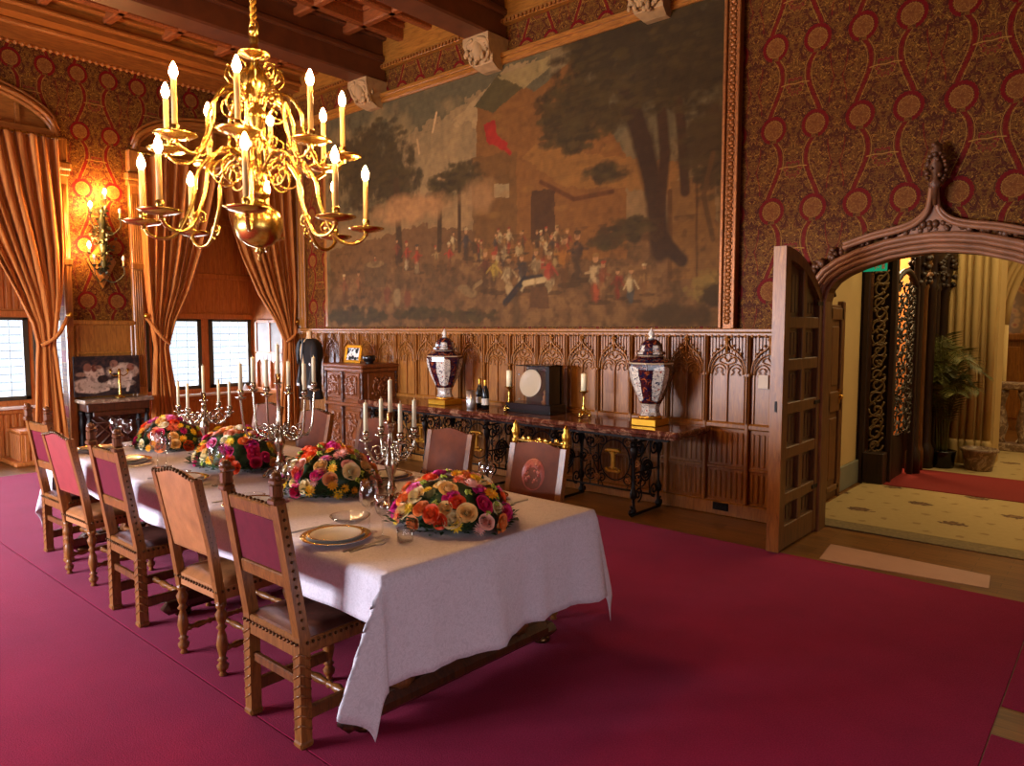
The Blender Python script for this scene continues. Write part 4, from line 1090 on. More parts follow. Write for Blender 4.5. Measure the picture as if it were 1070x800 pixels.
def daisy_mesh():
    mb = MB(); rr = random.Random(6)
    for n, L, el in ((11, 1.0, .15), (11, .85, .5), (8, .6, .9)):
        for k in range(n):
            a = 2*PI*(k+rr.random()*.3)/n; d = Vector((math.cos(a)*math.cos(el), math.sin(a)*math.cos(el), math.sin(el))); s = Vector((-math.sin(a), math.cos(a), 0))
            p = [d*.1, d*L*.6+s*.17, d*L, d*L*.6-s*.17, d*L*.6+Vector((0, 0, .05))]
            mb.add([tuple(q) for q in p], [(0, 1, 4), (1, 2, 4), (2, 3, 4), (3, 0, 4)], None, True)
    mb.ball((0, 0, .18), .22, 8, 5, (1, 1, .6)); return mb
def berry_mesh():
    mb = MB(); rr = random.Random(8)
    for k in range(9): mb.ball((rr.uniform(-.6, .6), rr.uniform(-.6, .6), rr.uniform(0, .5)), rr.uniform(.22, .32), 6, 4)
    return mb
def mesh_of(mb, mat):
    o = mb.build('tmp', mat); me = o.data; bpy.data.objects.remove(o); return me
FM = {'rose': mesh_of(rose_mesh(), M['petal']), 'dahlia': mesh_of(dahlia_mesh(), M['petal']), 'daisy': mesh_of(daisy_mesh(), M['petal']), 'berry_cluster': mesh_of(berry_mesh(), M['berry'])}
FC = {'rose': ['#e8388a', '#f4642e', '#f6a468', '#f8dca0', '#d02058', '#f07cac', '#f9e8c0', '#ee5020', '#f4ac88', '#c8207c', '#f08840', '#f6c878', '#f4b49c'],
      'dahlia': ['#f6b09c', '#f8c8b4', '#d42890', '#f07c54', '#f8b8a8'], 'daisy': ['#f7b91a', '#f9cf2e', '#f2a516']}
def arrangement(loc, rx, ry, h, n, seed, lab):
    t = empty('floral_arrangement', loc, 0, lab, 'flowers', 'flower arrangements down the middle of the table'); rr = random.Random(seed)
    mb = MB(); mb.lathe([(.07, 0), (.09, .01), (.10, .04), (.095, .05)], (0, 0, 0), 16, None, rx*7, ry*7); mb.build('bowl', M['leaf'], t)
    mb = MB()
    for k in range(420):                    # leaves filling the dome and spilling over its rim
        u = rr.random(); a = rr.uniform(0, 2*PI); z = h*.85*(1-u) if k % 2 else rr.uniform(.0, .06)
        q = math.sqrt(max(0, 1-(z/h)**2))*(.93 if k % 2 else rr.uniform(.85, 1.10)); p = Vector((rx*q*math.cos(a), ry*q*math.sin(a), max(.012, z)))
        d = Vector((math.cos(a+rr.uniform(-.8, .8)), math.sin(a+rr.uniform(-.8, .8)), rr.uniform(-.05, .6))).normalized(); s = d.cross(Vector((0, 0, 1))).normalized(); L = rr.uniform(.03, .06)
        pp = [p, p+d*L*.5+s*L*.24+Vector((0, 0, .006)), p+d*L, p+d*L*.5-s*L*.24+Vector((0, 0, .006))]
        mb.add([tuple((w.x, w.y, max(w.z, .004))) for w in pp], [(0, 1, 2), (0, 2, 3)], None, True)
    mb.lathe([(1.0, .02), (.9, h*.45), (.6, h*.78), (.2, h*.9), (.01, h*.92)], (0, 0, 0), 14, Matrix.Diagonal((rx*.86, ry*.86, 1, 1)))
    tag(mb.build('foliage', M['leaf'], t), kind='stuff')
    ga = PI*(3-5**.5)
    for k in range(n):
        w = (k+.5)/n; cz = 1-w*.93; a = k*ga+rr.uniform(-.25, .25); q = math.sqrt(1-cz*cz)
        nrm = Vector((q*math.cos(a)/rx, q*math.sin(a)/ry, cz/h)).normalized()
        pos = Vector((rx*q*math.cos(a), ry*q*math.sin(a), h*cz*.96+.012))
        t_ = rr.random(); kind = 'rose' if t_ < .52 else ('daisy' if t_ < .70 else ('dahlia' if t_ < .84 else 'berry_cluster'))
        sz = {'rose': rr.uniform(.036, .049), 'dahlia': rr.uniform(.036, .058), 'daisy': rr.uniform(.028, .040), 'berry_cluster': .024}[kind]
        o = bpy.data.objects.new(kind, FM[kind]); COL.objects.link(o); o.parent = t
        tiltv = (nrm+Vector((rr.uniform(-.3, .3), rr.uniform(-.3, .3), rr.uniform(-.2, .3)))).normalized()
        o.rotation_mode = 'QUATERNION'; o.rotation_quaternion = Vector((0, 0, 1)).rotation_difference(tiltv)
        if pos.z < sz*.75: pos.z = sz*.75
        o.location = pos*(1+rr.uniform(-.02, .05)); o.scale = (sz, sz, sz*rr.uniform(.8, 1.05))
        if kind in FC: o.color = (*lin(rr.choice(FC[kind])), 1)
    return t
TZ = TH+.003
arrangement((-2.47, 2.40, TZ), .30, .255, .225, 98, 21, 'low pink, orange and yellow flower arrangement nearest the viewer, at the table end')
arrangement((-3.50, 2.42, TZ), .30, .255, .25, 96, 34, 'flower arrangement with magenta and yellow blooms between the two large candelabra')
arrangement((-4.62, 2.45, TZ), .38, .25, .25, 99, 47, 'wide flower arrangement with pale pink dahlias, third from the table corner nearest the viewer')
arrangement((-5.72, 2.47, TZ), .27, .24, .24, 80, 59, 'flower arrangement farthest down the table, in front of the pier console')

# ================================================================== CANDELABRA AND CANDLES
CANDLES = []
def candle(loc, r, h, lab, group='candles in the table candelabra', mat='candle', taper=.9):
    mb = MB(); mb.lathe([(r, 0), (r*taper, h-.004), (r*taper*.8, h), (.0015, h-.003), (.0012, h+.012), (.0005, h+.014)], (0, 0, 0), 14)
    o = mb.build('candle', M[mat]); o.location = loc; return tag(o, lab, 'candle', group)
def candelabrum(loc, rz, h, arms, R, lab, names, mat='pewter', cr_=.0115, ch=.15, zs=None):
    t = empty('candelabrum', loc, rz, lab, 'candelabrum', 'candelabra on the long table')
    mb = MB(); mb.lathe([(.075, 0), (.078, .008), (.06, .018), (.045, .03), (.028, .05), (.016, .07), (.03, .09), (.02, .11), (.014, .15), (.03, .20), (.036, .23), (.02, .27), (.013, .31), (.022, .34), (.012, .38), (.012, h-.06), (.02, h-.05), (.012, h-.035), (.028, h-.03), (.03, h-.026), (.014, h-.02), (.017, h+.03)], (0, 0, 0), 18, flute=6, fa=.06)
    for k in range(3):
        a = 2*PI*k/3; c, s = math.cos(a), math.sin(a)
        mb.tube(cr([(.03*c, .03*s, .05), (.07*c, .07*s, .05), (.09*c, .09*s, .02), (.10*c, .10*s, .012)], 4), [.009]*13, 6); mb.ball((.10*c, .10*s, .012), .012, 8, 5)
    mb.build('stem', M[mat], t)
    tops = [(0, 0, h+.03)]
    for k in range(arms):
        a = 2*PI*k/arms; c, s = math.cos(a), math.sin(a); zt = h-.09+(0 if zs is None else zs[k]); mb = MB()
        P = [(.012, .33), (R*.3, .26), (R*.62, .25), (R*.9, .30), (R, zt-.05), (R, zt-.02)]
        pts = cr([(r*c, r*s, z) for r, z in P], 6); mb.tube(pts, .007, 7)
        for q in range(9): w_ = pts[3+q*2]; mb.ball((w_.x+random.uniform(-.008, .008), w_.y+random.uniform(-.008, .008), w_.z+random.uniform(-.012, .014)), random.uniform(.006, .012), 6, 4)
        sc = [(R*.55+.035*math.cos(q)*(1-q/9), .30+.035*math.sin(q)*(1-q/9)) for q in [i*.55 for i in range(14)]]
        mb.tube([(r*c, r*s, z) for r, z in sc], .004, 6)
        sc = [(R*.25+.025*math.cos(-q)*(1-q/9), .315+.03*math.sin(-q)*(1-q/9)) for q in [i*.55 for i in range(12)]]
        mb.tube([(r*c, r*s, z) for r, z in sc], .0035, 6)
        for q in (.3, .55, .8): mb.ball((R*q*c, R*q*s, .262), .009, 6, 4)
        mb.build('arm', M[mat], t)
        mb = MB(); mb.lathe([(.004, zt-.035), (.012, zt-.03), (.03, zt-.022), (.034, zt-.016), (.012, zt-.014), (.008, zt-.006), (.018, zt+.0), (.019, zt+.02), (.0145, zt+.03)], (R*c, R*s, 0), 14); mb.build('drip_pan', M[mat], t)
        tops.append((R*c, R*s, zt+.03))
    for i, (x, y, z) in enumerate(tops):
        c, s = math.cos(rz), math.sin(rz); hh = ch*(1.0 if i else 1.15)
        candle((loc[0]+x*c-y*s, loc[1]+x*s+y*c, loc[2]+z+.001), cr_, hh, names[i])
    return t
candelabrum((-2.93, 2.40, TZ), math.radians(-18), .47, 4, .135, 'silver candelabrum nearest the viewer, between the two nearest flower arrangements',
    ['tall centre candle of the nearest candelabrum', 'ivory candle on the front arm of the nearest candelabrum', 'ivory candle on the right arm of the nearest candelabrum', 'ivory candle on the back arm of the nearest candelabrum', 'ivory candle on the left arm of the nearest candelabrum'], ch=.145)
candelabrum((-4.06, 2.43, TZ), math.radians(12), .62, 6, .225, 'large branched silver candelabrum in the middle of the table',
    ['tallest centre candle of the large middle candelabrum'] + ['thick ivory candle on the %s arm of the middle candelabrum' % w for w in ('right front', 'right back', 'rear middle', 'left back', 'left front', 'front middle')], cr_=.013, ch=.16, zs=[0, .03, 0, .03, 0, .03])
candelabrum((-5.10, 2.45, TZ), math.radians(33), .44, 4, .20, 'small candelabrum with slender tapers between the two farthest flower arrangements',
    ['tallest centre taper of the farthest candelabrum'] + ['slender pink-white taper on the %s arm of the farthest candelabrum' % w for w in ('right', 'back', 'left', 'front')], cr_=.0105, ch=.17)

# ================================================================== GLASSES, PLATES, CUTLERY
def glass_thing(kind, lab, loc, group='glassware laid on the tablecloth', s=1.0):
    mb = MB()
    if kind == 'goblet': out = [(.037, 0), (.037, .003), (.010, .007), (.0045, .015), (.004, .10), (.008, .112), (.030, .128), (.043, .155), (.046, .185), (.040, .215), (.034, .238)]
    elif kind == 'flute': out = [(.033, 0), (.033, .003), (.008, .007), (.004, .015), (.004, .09), (.008, .098), (.026, .115), (.033, .14), (.032, .17), (.027, .20)]
    elif kind == 'tumbler': out = [(.030, 0), (.034, .004), (.038, .04), (.040, .062)]
    else: out = [(.05, 0), (.055, .004), (.085, .018), (.098, .034)]
    th = .0018; st = {'goblet': 5, 'flute': 5, 'tumbler': 0, 'bowl': 0}[kind]
    inn = [(max(r-th, .0005), z) for r, z in out[st:]][::-1]; inn[-1] = (.0005, out[st][1]+.004)
    prof = [(.0005, 0)] + out + inn
    mb.lathe([(r*s, z*s) for r, z in prof], (0, 0, 0), 28, cap=False)
    nm = {'goblet': 'wine_glass', 'flute': 'wine_glass', 'tumbler': 'glass_tumbler', 'bowl': 'glass_bowl'}[kind]
    o = mb.build(nm, M['glass']); o.location = loc; return tag(o, lab, {'wine_glass': 'wine glass', 'glass_tumbler': 'tumbler', 'glass_bowl': 'glass bowl'}[nm], group)
SEATS = [(-2.675, 'nearest place setting'), (-3.50, 'second place setting from the near corner'), (-4.405, 'middle place setting'), (-5.325, 'fourth place setting from the near corner'), (-6.0, 'place setting at the window end')]
def tpt(px, py): p = on(px, py, 2, TZ); return (p.x, p.y, TZ)
for (px, py, s, lab) in ((386, 556, 1.0, 'tall wine glass on the near side by the flowers, nearest the viewer'), (228, 507, 1.05, 'big round wine glass behind the second chair from the corner'),
                         (296, 524, .9, 'wine glass just left of the second gilt-rimmed plate from the corner'), (165, 488, 1.0, 'left one of the two wine glasses at the fourth place'), (122, 468, 1.0, 'left one of the two wine glasses at the window end')):
    glass_thing('goblet', lab, tpt(px, py), s=s)
for (px, py, s, lab) in ((400, 562, 1.0, 'smaller wine glass next to the tall nearest wine glass'), (308, 519, 1.0, 'smaller wine glass against the magenta flowers in mid table'),
                         (174, 487, 1.1, 'right one of the two wine glasses at the fourth place'), (134, 466, 1.05, 'right one of the two wine glasses at the window end')):
    glass_thing('flute', lab, tpt(px, py), s=s)
glass_thing('goblet', 'wine glass standing behind the nearest flowers on the far side', (-2.62, 2.80, TZ), s=.95)
glass_thing('goblet', 'wine glass on the far side before the plain leather chair', (-3.42, 2.82, TZ), s=.95)
glass_thing('tumbler', 'short clear tumbler at the nearest corner of the table', tpt(424, 566))
glass_thing('bowl', 'shallow clear glass bowl behind the nearest gilt-rimmed plate', tpt(366, 545))
glass_thing('bowl', 'shallow clear glass bowl at the second place setting', tpt(262, 522), s=.8)
glass_thing('bowl', 'shallow clear glass bowl at the fourth place setting', tpt(186, 497), s=.8)
def plate(loc, lab):
    t = empty('charger_plate', loc, 0, lab, 'plate', 'gilt-rimmed plates at the place settings')
    mb = MB(); mb.lathe([(.08, 0), (.085, .003), (.135, .012), (.155, .018), (.156, .020), (.135, .015), (.085, .006), (.001, .006)], (0, 0, 0), 40); mb.build('charger', M['white'], t)
    mb = MB(); mb.lathe([(.128, .0145), (.155, .0195), (.1555, .0205), (.128, .0158)], (0, 0, 0), 40, cap=False); mb.build('gilt_rim', M['gold'], t)
    mb = MB(); mb.lathe([(.065, .007), (.07, .012), (.105, .022), (.125, .028), (.126, .030), (.105, .025), (.068, .015), (.001, .015)], (0, 0, 0), 40); mb.build('dinner_plate', M['porc'], t)
    mb = MB(); mb.lathe([(.112, .0262), (.1255, .0298), (.126, .0308), (.112, .0272)], (0, 0, 0), 40, cap=False); mb.build('gilt_band', M['gold'], t)
    mb = MB(); mb.lathe([(.001, .016), (.065, .016), (.072, .0175), (.065, .0165), (.001, .0165)], (0, 0, 0), 24); return t
pl0 = plate(tpt(351, 563), 'gilt-rimmed plate at the nearest place setting'); KIDS[pl0.name] = list(pl0.children)
for k in range(1, 5):
    dup(pl0, (SEATS[k][0]+.02, 1.885+.035*k, TZ), label='gilt-rimmed plate at the ' + SEATS[k][1])
for k, x in enumerate((-2.69, -3.51, -4.33, -5.16)):
    dup(pl0, (x, 2.83+.02*k, TZ), label='gilt-rimmed plate on the far side before the %s chair' % ('medallion', 'plain leather', 'third leather', 'fourth leather')[k])
def cutlery(kind, loc, rz, lab):
    mb = MB()
    if kind == 'knife': mb.box(-.004, .004, -.11, -.0, 0.001, .009, bev=.003); mb.prism([(-.004, 0), (.009, .01), (.009, .085), (0, .115), (-.004, .10)], .002, .004, 'z'); mb.ball((0, -.108, .005), .006, 6, 4)
    elif kind == 'fork':
        mb.box(-.003, .003, -.10, .03, 0.001, .006, bev=.002); mb.box(-.010, .010, .03, .055, .002, .005, bev=.002)
        for k in range(4): mb.box(-.010+.0056*k, -.0075+.0056*k, .05, .10, .002, .0045)
    else: mb.box(-.003, .003, -.10, .04, 0.001, .006, bev=.002); mb.ball((0, .065, .004), .02, 10, 6, (.9, 1.4, .16))
    o = mb.build(kind, M['steel']); o.location = loc; o.rotation_euler = (0, 0, rz); return tag(o, lab, kind, 'cutlery on the tablecloth')
for k, (x, nm) in enumerate(SEATS):
    y = 1.87+.035*k
    cutlery('knife', (x+.205, y, TZ), 0.05, 'knife right of the plate at the '+nm); cutlery('spoon', (x+.235, y, TZ), 0.0, 'spoon right of the plate at the '+nm)
    cutlery('fork', (x-.20, y, TZ), -.03, 'fork left of the plate at the '+nm)
cutlery('knife', (-2.47, 2.86, TZ), PI, 'knife on the far side before the medallion chair')
cutlery('fork', (-2.91, 2.86, TZ), PI, 'fork on the far side before the medallion chair')

# ================================================================== CHANDELIER
CHX, CHY = -4.12, 2.36
ch = empty('chandelier', (CHX, CHY, 2.35), 0, 'large two-tier brass chandelier with lit candle bulbs hanging over the table', 'chandelier')
mb = MB()
mb.lathe([(.001, -.235), (.012, -.225), (.006, -.20), (.02, -.185), (.03, -.17), (.016, -.155), (.035, -.15), (.075, -.135), (.12, -.10), (.143, -.04), (.143, .02), (.12, .07), (.08, .10), (.05, .115), (.045, .14), (.07, .16), (.07, .18), (.035, .20), (.05, .25), (.06, .30), (.035, .36), (.028, .42), (.055, .47), (.06, .50), (.035, .53), (.04, .57), (.058, .62), (.058, .66), (.035, .69), (.045, .74), (.075, .80), (.08, .86), (.06, .90), (.03, .93), (.022, .97), (.04, .99), (.095, 1.0), (.095, 1.01), (.03, 1.03), (.022, 1.07), (.03, 1.09), (.02, 1.11)], (0, 0, 0), 32)
mb.build('stem', M['gold'], ch)
mb = MB(); mb.tube([(.045*math.cos(a), 0, 1.15+.045*math.sin(a)) for a in [2*PI*k/20 for k in range(20)]], .010, 8, closed=True); mb.ball((0, 0, 1.14), .03, 12, 8); mb.build('ring', M['gold'], ch)
mb = MB()
for q in (0, PI):
    mb.tube([(.011*math.cos(z*70+q), .011*math.sin(z*70+q), z) for z in [1.18+.012*i for i in range(int((ZC-.22-2.35-1.18)/.012))]], .011, 6)
mb.build('rope', M['rope'], ch)
def arm_tier(n, R, ph, zp, zh, S, tier):
    """curving arms from a hub at zh ending in pans at radius R, height zp"""
    for k in range(n):
        a = ph+2*PI*k/n; c, s = math.cos(a), math.sin(a); T = lambda r, z: (r*c, r*s, z)
        mb = MB(); dz = zh-zp
        P = [(.05, zh), (.09*S, zh+.05), (.17*S, zh+.10*S), (.27*S, zh+.07*S), (.345*S, zh-.04), (.37*S, zh-.04-dz*.45), (R-.19*S, zp-.045), (R-.10*S, zp-.085*S), (R-.03, zp-.06*S), (R, zp-.015)]
        mb.tube([T(r, z) for r, z in [(p.x, p.z) for p in cr([(r, 0, z) for r, z in P], 6)]], .0115, 8)
        # inner and outer scrolls
        cx_, cz_ = .17*S, zh-.03*S
        sp = [(cx_+(.10*S*(1-i/26))*math.cos(1.9-i*.42), cz_+(.10*S*(1-i/26))*math.sin(1.9-i*.42)) for i in range(20)]; mb.tube([T(r, z) for r, z in sp], [.009*(1-.5*i/20) for i in range(20)], 6)
        cx_, cz_ = R-.25*S, zp+.005
        sp = [(cx_+(.055*S*(1-i/22))*math.cos(-1.2+i*.45), cz_+(.055*S*(1-i/22))*math.sin(-1.2+i*.45)) for i in range(15)]; mb.tube([T(r, z) for r, z in sp], .006, 6)
        mb.ball(T(cx_, cz_), .011, 6, 4)
        mb.build('arm', M['gold'], ch)
        mb = MB(); mb.lathe([(.006, -.035), (.016, -.03), (.008, -.015), (.03, -.012), (.09, .0), (.116, .014), (.114, .017), (.03, -.002), (.014, .006), (.012, .02), (.022, .035), (.023, .06), (.016, .07)], (R*c, R*s, zp), 22, flute=10, fa=.03); mb.build('drip_pan', M['gold'], ch)
        mb = MB(); mb.lathe([(.016, .07), (.0155, .31), (.012, .315), (.0005, .315)], (R*c, R*s, zp), 12); sl = mb.build('candle_tube', M['sleeve'], ch)
        mb = MB(); mb.lathe([(.0005, .312), (.011, .318), (.021, .335), (.023, .352), (.016, .378), (.006, .40), (.0005, .408)], (R*c, R*s, zp), 12); mb.build('bulb', M['bulb'], sl)
arm_tier(8, .65, .175, 2.321-2.35, 2.66-2.35, 1.0, 'l')
arm_tier(8, .515, .087, 2.757-2.35, 3.05-2.35, .78, 'u')
for k in range(8):                          # decorative scrolls above and between the arms
    a = 2*PI*k/8+.3; c, s = math.cos(a), math.sin(a)
    mb = MB(); sp = [(.10+(.055*(1-i/24))*math.cos(-1.5+i*.42), .90+(.06*(1-i/24))*math.sin(-1.5+i*.42)) for i in range(18)]; mb.tube([(r*c, r*s, z) for r, z in sp], .006, 6); mb.build('upper_scroll', M['gold'], ch)
    mb = MB(); mb.tube(cr([(.05*c, .05*s, .80), (.12*c, .12*s, .80), (.17*c, .17*s, .86), (.15*c, .15*s, .92)], 5), .005, 6); mb.ball((.15*c, .15*s, .925), .011, 6, 4); mb.build('small_branch', M['gold'], ch)
    mb = MB(); sp = [(.13+(.05*(1-i/24))*math.cos(2+i*.42), .48+(.06*(1-i/24))*math.sin(2+i*.42)) for i in range(18)]; mb.tube([(r*c, r*s, z) for r, z in sp], .006, 6); mb.build('lower_scroll', M['gold'], ch)

# ================================================================== CURTAINS
def curtain(lab, ztop, prof, n, amp, rv, x0=XW+.12, seed=1, lean=0):
    """prof: list of (z, y_left, y_right); pleats follow the cloth from rail to floor"""
    ph = [random.Random(seed+i).uniform(0, 6) for i in range(4)]
    zs = [p[0] for p in prof]
    def edge(z, k):
        for (za, *ea), (zb, *eb) in zip(prof[:-1], prof[1:]):
            if zb <= z <= za:
                t = (za-z)/(za-zb+1e-9); t = t*t*(3-2*t) if 0 else t; return ea[k]+(eb[k]-ea[k])*t
        return prof[-1][1+k] if z < zs[-1] else prof[0][1+k]
    def f(u, v):
        z = prof[0][0]+(prof[-1][0]-prof[0][0])*v
        l, r = edge(z, 0), edge(z, 1); w = r-l
        A = amp*(.55+.45*min(1, w/.9)); 
        y = l+w*u+.012*math.sin(2*PI*n*u*2+ph[0])
        x = x0+A*math.sin(2*PI*n*u+ph[1]+.6*math.sin(z*1.3+ph[3])+.5*math.sin(6*u+ph[2]))+.02*math.sin(2*PI*n*.37*u+z)+lean*math.sin(PI*u)
        return (x, y, z)
    mb = MB(); mb.grid(f, 150, 90); t = empty('curtain', (0, 0, 0), 0, lab, 'curtain', 'copper velvet curtains of the window wall')
    o = mb.build('drape', M['curtain'], t); s = o.modifiers.new('thick', 'SOLIDIFY'); s.thickness = .008
    return t
def wy(px, py, x=XW+.12): p = on(px, py, 0, x); return p.y, p.z
def tie(t, pa, pb, pc):
    """cord from the wall hook round the gathered cloth"""
    mb = MB(); mb.tube(cr([pa, pb, pc], 8), .022, 8); mb.build('tieback', M['curtain'], t)
    mb = MB(); mb.lathe([(.012, 0), (.03, .02), (.034, .05), (.02, .07), (.001, .08)], (0, 0, 0), 10, TR(*pa) @ RY(PI/2)); mb.build('hook', M['gold_dull'], t)
c1 = curtain('copper curtain at the left edge, tied back towards the sconce pier', 3.9, [(3.90, 1.85, 2.98), (3.2, 2.05, 3.0), (2.6, 2.28, 3.0), (2.1, 2.50, 2.96), (1.75, 2.64, 2.90), (1.52, 2.68, 2.86), (1.3, 2.66, 2.88), (.6, 2.62, 2.94), (.03, 2.60, 2.98)], 9, .055, 1, seed=2)
tie(c1, (XW+.08, 3.03, 1.86), (XW+.24, 2.86, 1.62), (XW+.20, 2.70, 1.50))
c2_ = curtain('copper curtain right of the sconce pier, tied back to the left', 3.9, [(3.90, 3.88, 4.98), (3.2, 3.90, 4.80), (2.7, 3.91, 4.66), (2.2, 3.93, 4.48), (1.8, 3.96, 4.28), (1.45, 4.0, 4.17), (1.2, 3.98, 4.20), (.6, 3.94, 4.30), (.03, 3.92, 4.34)], 8, .055, 1, seed=5)
tie(c2_, (XW+.08, 3.91, 1.86), (XW+.24, 4.02, 1.62), (XW+.2, 4.16, 1.50))
c3 = curtain('copper curtain nearest the corner of the painted wall, beside the tailcoat', 3.9, [(3.90, 4.98, 6.06), (3.2, 5.12, 6.08), (2.7, 5.28, 6.09), (2.2, 5.50, 6.09), (1.8, 5.76, 6.05), (1.5, 5.90, 6.03), (1.2, 5.88, 6.05), (.6, 5.82, 6.08), (.03, 5.80, 6.10)], 8, .055, 1, seed=9)
tie(c3, (XW+.10, 6.09, 1.80), (XW+.24, 6.0, 1.62), (XW+.2, 5.88, 1.50))
for a, b, lab in ((.85, 3.01, 'brass curtain rod with rings in the left arched bay'), (3.88, 6.08, 'brass curtain rod with rings in the right arched bay')):
    t = empty('curtain_rod', (XW+.12, a, 3.915), 0, lab, 'curtain rod', 'curtain rods')
    mb = MB(); mb.tube([(0, 0, 0), (0, b-a, 0)], .012, 10); mb.build('rod', M['gold_dull'], t)
    mb = MB(); y = .03
    while y < b-a-.02:
        mb.tube([(.022*math.cos(q), y, .022*math.sin(q)-.008) for q in [2*PI*k/10 for k in range(10)]], .005, 5, closed=True); y += .06
    tag(mb.build('curtain_rings', M['gold'], t), kind='stuff')

# ================================================================== PIER: CONSOLE, SCONCE
t = empty('pier_console_table', (XW+.05, 3.45, 0), 0, 'small marble-topped console with dark twisted legs against the pier', 'console table')
mb = MB(); mb.box(0, .36, -.40, .40, .80, .845, bev=.01); mb.build('marble_top', M['marble_g'], t)
mb = MB(); mb.box(.02, .33, -.36, .36, .70, .80, bev=.01); mb.box(.31, .335, -.30, .30, .64, .70, bev=.008); mb.build('frieze', M['dark_wood'], t)
for sx in (.04, .29):
    for sy in (-1, 1):
        mb = MB(); mb.lathe([(.03, 0), (.035, .03), (.02, .06), (.03, .10), (.022, .16), (.035, .26), (.028, .38), (.018, .44), (.036, .48), (.03, .58), (.02, .62), (.034, .66), (.034, .70)], (sx, sy*.33, 0), 14, flute=4, fa=.12); mb.build('leg', M['iron'], t)
mb = MB(); mb.box(.0, .02, -.34, .34, .04, .70); 
for k in range(3):
    for sg in (-1, 1): mb.tube([(.03+.0*k, sg*(.30-.1*k), .66), (.03, -sg*.28, .12+.15*k)], .012, 6)
mb.tube([(.28, -.33, .56), (.28, .33, .56)], .012, 6); mb.build('back_board', M['dark_wood'], t)
mb = MB(); mb.box(.02, .31, -.34, .34, .03, .07, bev=.01); mb.build('stretcher', M['dark_wood'], t)
t = empty('table_candlestick', (XW+.27, 3.50, .846), 0, 'brass three-branch candlestick in front of the animal picture', 'candlestick')
mb = MB(); mb.lathe([(.06, 0), (.06, .012), (.03, .02), (.016, .04), (.02, .06), (.014, .10), (.016, .2), (.014, .28), (.02, .3), (.016, .33)], (0, 0, 0), 16); mb.build('stem', M['gold'], t)
for sg in (-1, 0, 1):
    mb = MB()
    if sg: mb.tube(cr([(0, 0, .29), (0, sg*.05, .27), (0, sg*.10, .30), (0, sg*.10, .33)], 5), .007, 8)
    mb.lathe([(.008, .32), (.026, .33), (.028, .335), (.012, .34), (.014, .36)], (0, sg*.10, 0), 12); mb.build('branch', M['gold'], t)

sp0 = on(105, 235, 0, XW+.12)
t = empty('wall_sconce', (XW, 3.44, 2.55), 0, 'dark leafy bronze wall sconce with lit bulbs on a diamond wooden plaque', 'wall light')
mb = MB(); mb.prism([(0, .20), (.17, -.02), (0, -.36), (-.17, -.02)], .005, .03, 'x'); mb.prism([(0, .14), (.12, -.03), (0, -.28), (-.12, -.03)], .03, .045, 'x'); mb.build('wooden_plaque', M['wood'], t)
mb = MB(); rr = random.Random(12)
mb.lathe([(.02, -.16), (.04, -.13), (.02, -.10), (.045, -.05), (.025, 0), (.04, .1), (.06, .2), (.03, .28), (.035, .38), (.05, .46), (.02, .54), (.03, .60), (.012, .66)], (.09, 0, 0), 12)
for k in range(170):
    z = rr.uniform(-.2, .62); w = .04+.10*math.exp(-((z-.22)/.16)**2)+.03*math.exp(-((z+.03)/.07)**2); a = rr.uniform(0, 2*PI); q = rr.uniform(.3, 1)
    p = Vector((.10+w*q*math.cos(a)*.6, w*q*math.sin(a), z)); d = Vector((math.cos(a)*.5, math.sin(a), rr.uniform(-.4, .9))).normalized(); s_ = d.orthogonal().normalized(); L = rr.uniform(.03, .06)
    mb.add([tuple(p), tuple(p+d*L*.5+s_*L*.35), tuple(p+d*L), tuple(p+d*L*.5-s_*L*.35), tuple(p+d*L*.5+s_.cross(d)*L*.2)], [(0, 1, 4), (1, 2, 4), (2, 3, 4), (3, 0, 4)], None, True)
mb.build('leaf_cluster', M['bronze'], t)
for i, (y, z, x, lit) in enumerate(((-.16, .60, .20, 1), (.02, .78, .16, 1), (-.20, .12, .22, 1), (.17, .56, .20, 0), (.19, -.02, .20, 0), (-.14, -.02, .2, 0))):
    mb = MB(); mb.tube(cr([(.09, 0, z-.22), (x*.7, y*.5, z-.26), (x, y, z-.16), (x, y, z-.07)], 5), .007, 6); mb.lathe([(.006, z-.08), (.03, z-.065), (.032, z-.06), (.012, z-.055)], (x, y, 0), 12)
    ar = mb.build('arm', M['bronze'], t)
    mb = MB(); mb.lathe([(.011, z-.058), (.011, z)], (x, y, 0), 10); mb.build('candle_tube', M['sleeve'], ar)
    mb = MB(); mb.lathe([(.0005, z), (.010, z+.006), (.019, z+.026), (.013, z+.052), (.0005, z+.07)], (x, y, 0), 10)
    mb.build('bulb', M['bulbs'] if lit else M['porc'], ar)

# ================================================================== SIDEBOARD ALONG THE PAINTED WALL
CZ = .82
t = empty('console_table', (-3.0, 5.78, 0), 0, 'long marble-topped console with wrought iron scroll base along the panelled wall', 'console table')
SX0, SX1 = -7.28+3.0, .12
mb = MB(); mb.box(SX0, SX1, -.34, .30, CZ-.055, CZ, bev=.015); mb.box(SX0+.02, SX1-.03, -.315, .29, CZ-.075, CZ-.05, bev=.008); mb.build('marble_top', M['marble'], t)
SUP = [-.35, -1.24, -2.15, -3.12, -4.05]
mb = MB()
for y in (-.26, .20): mb.box(SX0+.1, SX1-.12, y-.018, y+.018, CZ-.10, CZ-.075)
mb.build('iron_apron', M['iron'], t)
def scroll(mb, c, r, a0, turns, plane, sg=1, tr=.009):
    n = int(turns*16); pts = []
    for i in range(n+1):
        q = a0+sg*i/16*2*PI; rr_ = r*(1-.8*i/n)
        p = (c[0]+rr_*math.cos(q), c[1], c[2]+rr_*math.sin(q)) if plane == 'x' else (c[0], c[1]+rr_*math.cos(q), c[2]+rr_*math.sin(q))
        pts.append(p)
    mb.tube(pts, tr, 6)
